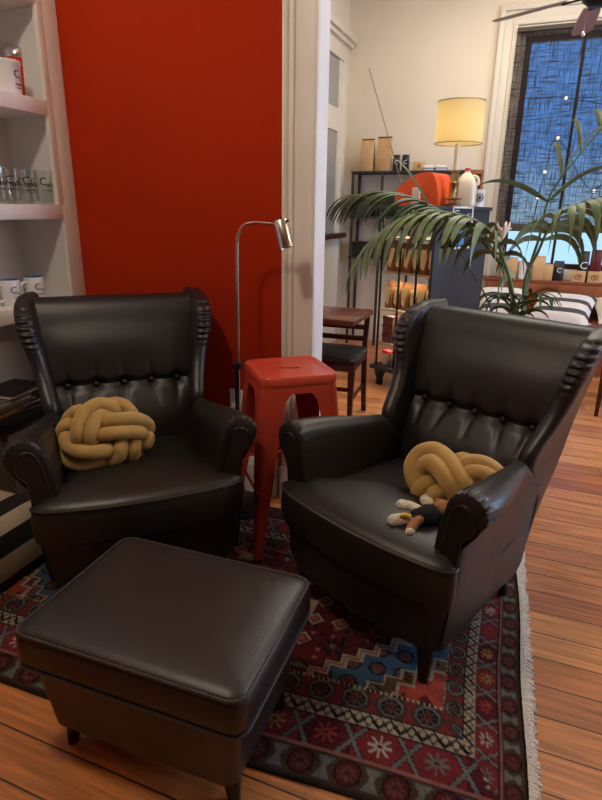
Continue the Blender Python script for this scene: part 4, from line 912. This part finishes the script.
def onsill(px, py, y=6.02): p_ = atY(px, py, y); return (p_[0], p_[1], .7655)
bag('kraft_bag', 'kraft bag at the dark cabinet end of the window sill', onsill(509, 277), 0, .13, .09, .20, 'kraft', 'goods on the window sill', fold=False)
t = thing('paper_cup', 'plain white cup standing among kraft bags on the sill', 'cup', onsill(521, 277)); MB().lathe([(0, 0), (.032, 0), (.042, .16), (.043, .165), (0, .165)], 20).build('body', 'ceramic', t)
bag('kraft_bag', 'kraft bag on the sill just right of the white cup', onsill(537, 278), .1, .11, .09, .22, 'kraft', 'goods on the window sill', fold=False)
bag('kraft_bag', 'kraft bag on the sill touching the tilted black pouch', onsill(547, 278), -.1, .09, .09, .15, 'kraft', 'goods on the window sill', fold=False)
bag('coffee_pouch', 'black pouch on the sill between the kraft bag and the wooden crate', onsill(557, 279), .15, .09, .07, .18, 'blackbag', 'goods on the window sill', logo='C', fold=False)
bag('coffee_pouch', 'tall black pouch with white script standing behind the kraft boxes', onsill(581, 279, 6.06), .05, .085, .06, .275, 'blackbag', 'goods on the window sill', logo='C', fold=False)
bag('coffee_pouch', 'tall maroon pouch standing behind the kraft boxes', onsill(593, 279, 6.06), -.05, .095, .06, .29, 'maroon', 'goods on the window sill', fold=False)
for k, px in enumerate((577.5, 594)):
    t = thing('kraft_box', ['kraft box with a dark round stamp below the black pouch', 'kraft box with a dark round stamp below the maroon pouch'][k], 'box', onsill(px, 280, 5.965), 0, 'goods on the window sill'); MB().box(-.06, .06, -.03, .04, 0, .10, .004).build('body', 'kraft', t)
    q = MB(); q.tube([(.03*math.cos(a), -.031, .05+.02*math.sin(a)) for a in np.linspace(0, 2*PI, 20)[:-1]], .004, 6, closed=True); q.ball((0, -.03, .05), (.014, .002, .010), 8); q.build('stamp', 'kraft_dark', t)

# ---- bench under the window
be = thing('window_bench', 'reddish pine bench built under the window', 'bench', (.7, 5.7, 0))
MB().box(-1.10, 1.2, .22, .245, .45, .60, .004).box(-1.10, 1.2, .22, .245, .605, .735, .004).build('backrest', 'benchwood', be)
MB().box(-1.10, 1.2, -.26, .22, .42, .455, .008).build('seat', 'burnt', be)
MB().box(-1.08, 1.2, -.22, -.20, .0, .42).build('front_panel', 'burnt', be)
def pillow(name, label, m, loc, rot, w_, h, t):
    q = MB(); vs = []; fs = []; n = 14
    for sgn in (1, -1):
        o_ = len(vs)
        for i in range(n+1):
            for j in range(n+1):
                u, v = 2*i/n-1, 2*j/n-1; e = (1-u**4)*(1-v**4); k = 1-.06*(abs(u*v))**2
                vs.append((u*w_/2*(1-.07*(1-v*v)*(abs(u))), v*h/2*(1-.07*(1-u*u)*abs(v)), sgn*t/2*max(e, 0)**.5))
        for i in range(n):
            for j in range(n): fs.append((o_+i*(n+1)+j, o_+i*(n+1)+j+1, o_+(i+1)*(n+1)+j+1, o_+(i+1)*(n+1)+j))
    q.add(vs, fs); o = q.build(name, m, ang=70); o.location = loc; o.rotation_euler = rot; return tag(o, label, 'pillow', 'pillows on the window bench')
pillow('pillow', 'grey and white striped pillow lying on the window bench', 'stripe_bench', (.30, 5.68, .545), (math.radians(25), 0, math.radians(-12)), .52, .46, .17)
pillow('pillow', 'white striped pillow at the cabinet end of the bench, half behind fronds', 'stripe_bench', (-.22, 5.72, .56), (math.radians(32), 0, math.radians(10)), .45, .42, .16)
pillow('pillow', 'plain cream pillow at the right end of the bench', 'pillowcream', (.80, 5.72, .545), (math.radians(22), 0, math.radians(8)), .46, .42, .16)
lf = MB().box(-.09, .09, -.06, .06, 0, .003).build('leaflet', 'paper'); lf.location = (.44, 5.52, .456); lf.rotation_euler = (0, 0, .3); tag(lf, 'white paper leaflet lying on the bench seat', 'paper')

# ---- ceiling fan
fan = thing('ceiling_fan', 'dark ceiling fan with greyish blades and a pull chain', 'fan', (.16, 4.3, 2.56))
MB().tube([(0, 0, .12), (0, 0, .935)], .012, 10).lathe([(0, .87), (.07, .87), (.06, .938), (0, .938)], 20).build('downrod', 'blackmetal', fan)
MB().lathe([(0, -.02), (.05, -.02), (.09, .01), (.1, .05), (.1, .10), (.05, .14), (0, .14)], 28).build('motor', 'blackmetal', fan)
for k in range(5):
    a = math.radians(166+72*k); mt_ = Rz(a) @ Matrix.Rotation(math.radians(5), 4, 'Y') @ Matrix.Rotation(math.radians(-12), 4, 'X')
    br_ = MB().box(.08, .20, -.018, .018, .03, .04, .003, mtx=mt_).build('blade_arm', 'blackmetal', fan)
    pl_ = [(.17, -.05), (.30, -.062), (.58, -.066), (.61, -.04), (.61, .04), (.58, .066), (.30, .062), (.17, .05)]
    MB().prism(pl_, .008, 'z', .04, mtx=mt_).build('blade', 'blade_lit' if k == 4 else 'bladegrey', fan)
MB().tube([(-.05, -.02, -.02), (-.055, -.022, -.15)], .0015, 6).ball((-.055, -.022, -.165), (.012, .012, .016), 10).build('pull_chain', 'chrome', fan)

# ------------------------------------------------------------------ palm
PX, PY = .06, 3.32
pal = thing('potted_palm', 'tall potted palm with arching fronds behind the front wing chair', 'palm', (PX, PY, 0))
MB().lathe([(0, 0), (.13, 0), (.14, .01), (.175, .30), (.185, .31), (.185, .345), (.165, .345), (.16, .30), (0, .30)], 32).build('pot', 'pot', pal)
MB().lathe([(0, .302), (.158, .302), (.158, .318), (0, .33)], 24).build('soil', 'soil', pal)
def frond(path, nleaf, llen, lw, droop, start=.35, m='leaf', r0=.011, bias=(0, 0, 0), ang=55, seed=0, sides=(1, -1)):
    R = random.Random(seed); P_ = [Vector(p_)-Vector((PX, PY, 0)) for p_ in catmull([(PX+R.uniform(-.04, .04), PY+R.uniform(-.04, .04), .31)]+path, 10)]
    q = MB(); k = len(P_); q.tube(P_, [r0*(1-.8*i/k) for i in range(k)], 7)
    L_ = [0]
    for i in range(1, k): L_.append(L_[-1]+(P_[i]-P_[i-1]).length)
    tot = L_[-1]
    for n in range(nleaf):
        f = start+(1-start)*(n+.5)/nleaf; s_ = f*tot; i = max(1, min(k-1, next((j for j in range(k) if L_[j] >= s_), k-1)))
        p0 = P_[i-1].lerp(P_[i], (s_-L_[i-1])/max(1e-6, L_[i]-L_[i-1])); t_ = (P_[i]-P_[i-1]).normalized()
        side = t_.cross(Vector((0, 0, 1))); side = side.normalized() if side.length > .05 else Vector((1, 0, 0)); up = side.cross(t_).normalized()
        g_ = (f-start)/(1-start); ln = llen*(.55+.75*math.sin(PI*min(1, .25+.75*g_)))*R.uniform(.9, 1.08); wd = lw*R.uniform(.85, 1.1)
        for sg in sides:
            a = math.radians(ang-22*g_+R.uniform(-5, 5)); d0 = (t_*math.cos(a)+side*sg*math.sin(a)+up*.25+Vector(bias)).normalized()
            pts_ = []; p_ = p0.copy(); d = d0.copy(); ns_ = 9
            for j in range(ns_+1):
                pts_.append(p_.copy()); d = (d+Vector((0, 0, -droop*(j+1)/ns_*.42))).normalized(); p_ = p_+d*ln/ns_
            vs = []; fs = []
            for j, p_ in enumerate(pts_):
                tt = (pts_[min(j+1, ns_)]-pts_[max(j-1, 0)]).normalized(); wv = tt.cross(up if abs(tt.dot(up)) < .95 else side).normalized()
                if abs(tt.z) > .6: wv = (wv+t_*.8*(1 if wv.dot(t_) >= 0 else -1)).normalized()
                nn_ = wv.cross(tt).normalized(); u = j/ns_; ww = wd*.5*min(1, .35+u*3.2)*(1-u**2.6)**.8
                vs += [p_-wv*ww, p_+nn_*ww*.35, p_+wv*ww]
            for j in range(ns_):
                fs += [(3*j, 3*j+1, 3*j+4, 3*j+3), (3*j+1, 3*j+2, 3*j+5, 3*j+4)]
            q.add([tuple(v) for v in vs], fs)
    return q.build('frond', m, pal, ang=80, weld=False)
def FP(*p_): return [atY(*a) for a in p_]
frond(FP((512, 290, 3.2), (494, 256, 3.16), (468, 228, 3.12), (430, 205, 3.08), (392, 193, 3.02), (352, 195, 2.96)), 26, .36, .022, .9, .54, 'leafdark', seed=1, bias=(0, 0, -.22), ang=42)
frond(FP((514, 300, 3.12), (504, 262, 3.0), (494, 236, 2.93), (470, 218, 2.87), (435, 212, 2.80), (400, 219, 2.74), (370, 242, 2.70), (352, 268, 2.68)), 16, .28, .036, 1.5, .50, 'leaf', seed=2, bias=(0, 0, -.35), ang=48)
frond(FP((524, 290, 3.25), (538, 252, 3.18), (556, 218, 3.1), (588, 200, 3.02), (630, 192, 2.95)), 12, .28, .036, 1.6, .66, 'leaf', seed=3, bias=(0, 0, -.35))
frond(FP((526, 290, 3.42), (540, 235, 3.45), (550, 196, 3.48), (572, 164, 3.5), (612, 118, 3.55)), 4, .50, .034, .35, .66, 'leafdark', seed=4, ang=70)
frond(FP((512, 300, 3.3), (502, 268, 3.3), (490, 244, 3.25), (484, 226, 3.2)), 6, .17, .034, 1.0, .66, 'leaf', seed=5, ang=65)
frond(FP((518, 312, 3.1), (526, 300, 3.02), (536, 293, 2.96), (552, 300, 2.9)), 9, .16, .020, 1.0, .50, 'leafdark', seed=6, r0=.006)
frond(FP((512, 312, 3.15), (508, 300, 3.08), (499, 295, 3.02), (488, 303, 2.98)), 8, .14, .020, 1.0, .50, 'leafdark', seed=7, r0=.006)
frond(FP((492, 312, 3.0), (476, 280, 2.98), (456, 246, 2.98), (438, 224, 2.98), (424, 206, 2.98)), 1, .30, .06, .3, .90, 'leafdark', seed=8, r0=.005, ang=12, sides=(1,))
# pale dried flower by the cabinet
df_ = thing('dried_flower', 'pale dried flower head beside the slate end panel', 'flower', (PX-.27, 4.2, 0))
MB().tube(catmull([(0, 0, 0), (.02, 0, .6), (.0, 0, 1.2)], 8), .005, 6).build('stalk', 'stem', df_)
q = MB()
for k in range(9):
    a = 2*PI*k/9; q.tube(catmull([(0, 0, 1.2), (.022*math.cos(a), .022*math.sin(a), 1.25), (.05*math.cos(a), .05*math.sin(a), 1.275+.02*(k % 3))], 4), [.006, .009, .013, .014, .012, .012, .010, .008, .004], 8, flat=.5)
q.build('flower_head', 'pillowcream', df_)

# ------------------------------------------------------------------ light
def area(name, loc, rot, sx, sy, power, col):
    l = bpy.data.lights.new(name, 'AREA'); l.shape = 'RECTANGLE'; l.size = sx; l.size_y = sy; l.energy = power; l.color = col
    o = bpy.data.objects.new(name, l); C.objects.link(o); o.location = loc; o.rotation_euler = rot; return o
def point(name, loc, power, col, rad):
    l = bpy.data.lights.new(name, 'POINT'); l.energy = power; l.color = col; l.shadow_soft_size = rad
    o = bpy.data.objects.new(name, l); C.objects.link(o); o.location = loc; return o
WARM = (1, .87, .70)
point('ceiling_lamp_front', (-1.2, .5, 3.05), 56, WARM, .10)
point('ceiling_lamp_middle', (1.7, 2.75, 2.9), 54, (1, .90, .77), .14)
area('ceiling_panel_back_room', (-.2, 4.6, 3.4), (0, 0, 0), 1.6, 1.6, 50, (1, .91, .77))
area('side_window_daylight', (3.1, 3.4, 1.7), (0, math.radians(90), 0), 1.4, 1.6, 95, (.40, .60, 1))
for nm_, z_, p_ in (('cabinet_top_light', 1.365, 2.6), ('cabinet_strip_light', .905, 2.2), ('cabinet_box_light', .615, 1.4), ('cabinet_low_light', .335, 1.0)):
    area(nm_, incab(.24, .10, z_), (0, 0, CA), .4, .05, p_, (1, .80, .48) if z_ > .7 else (1, .92, .78))
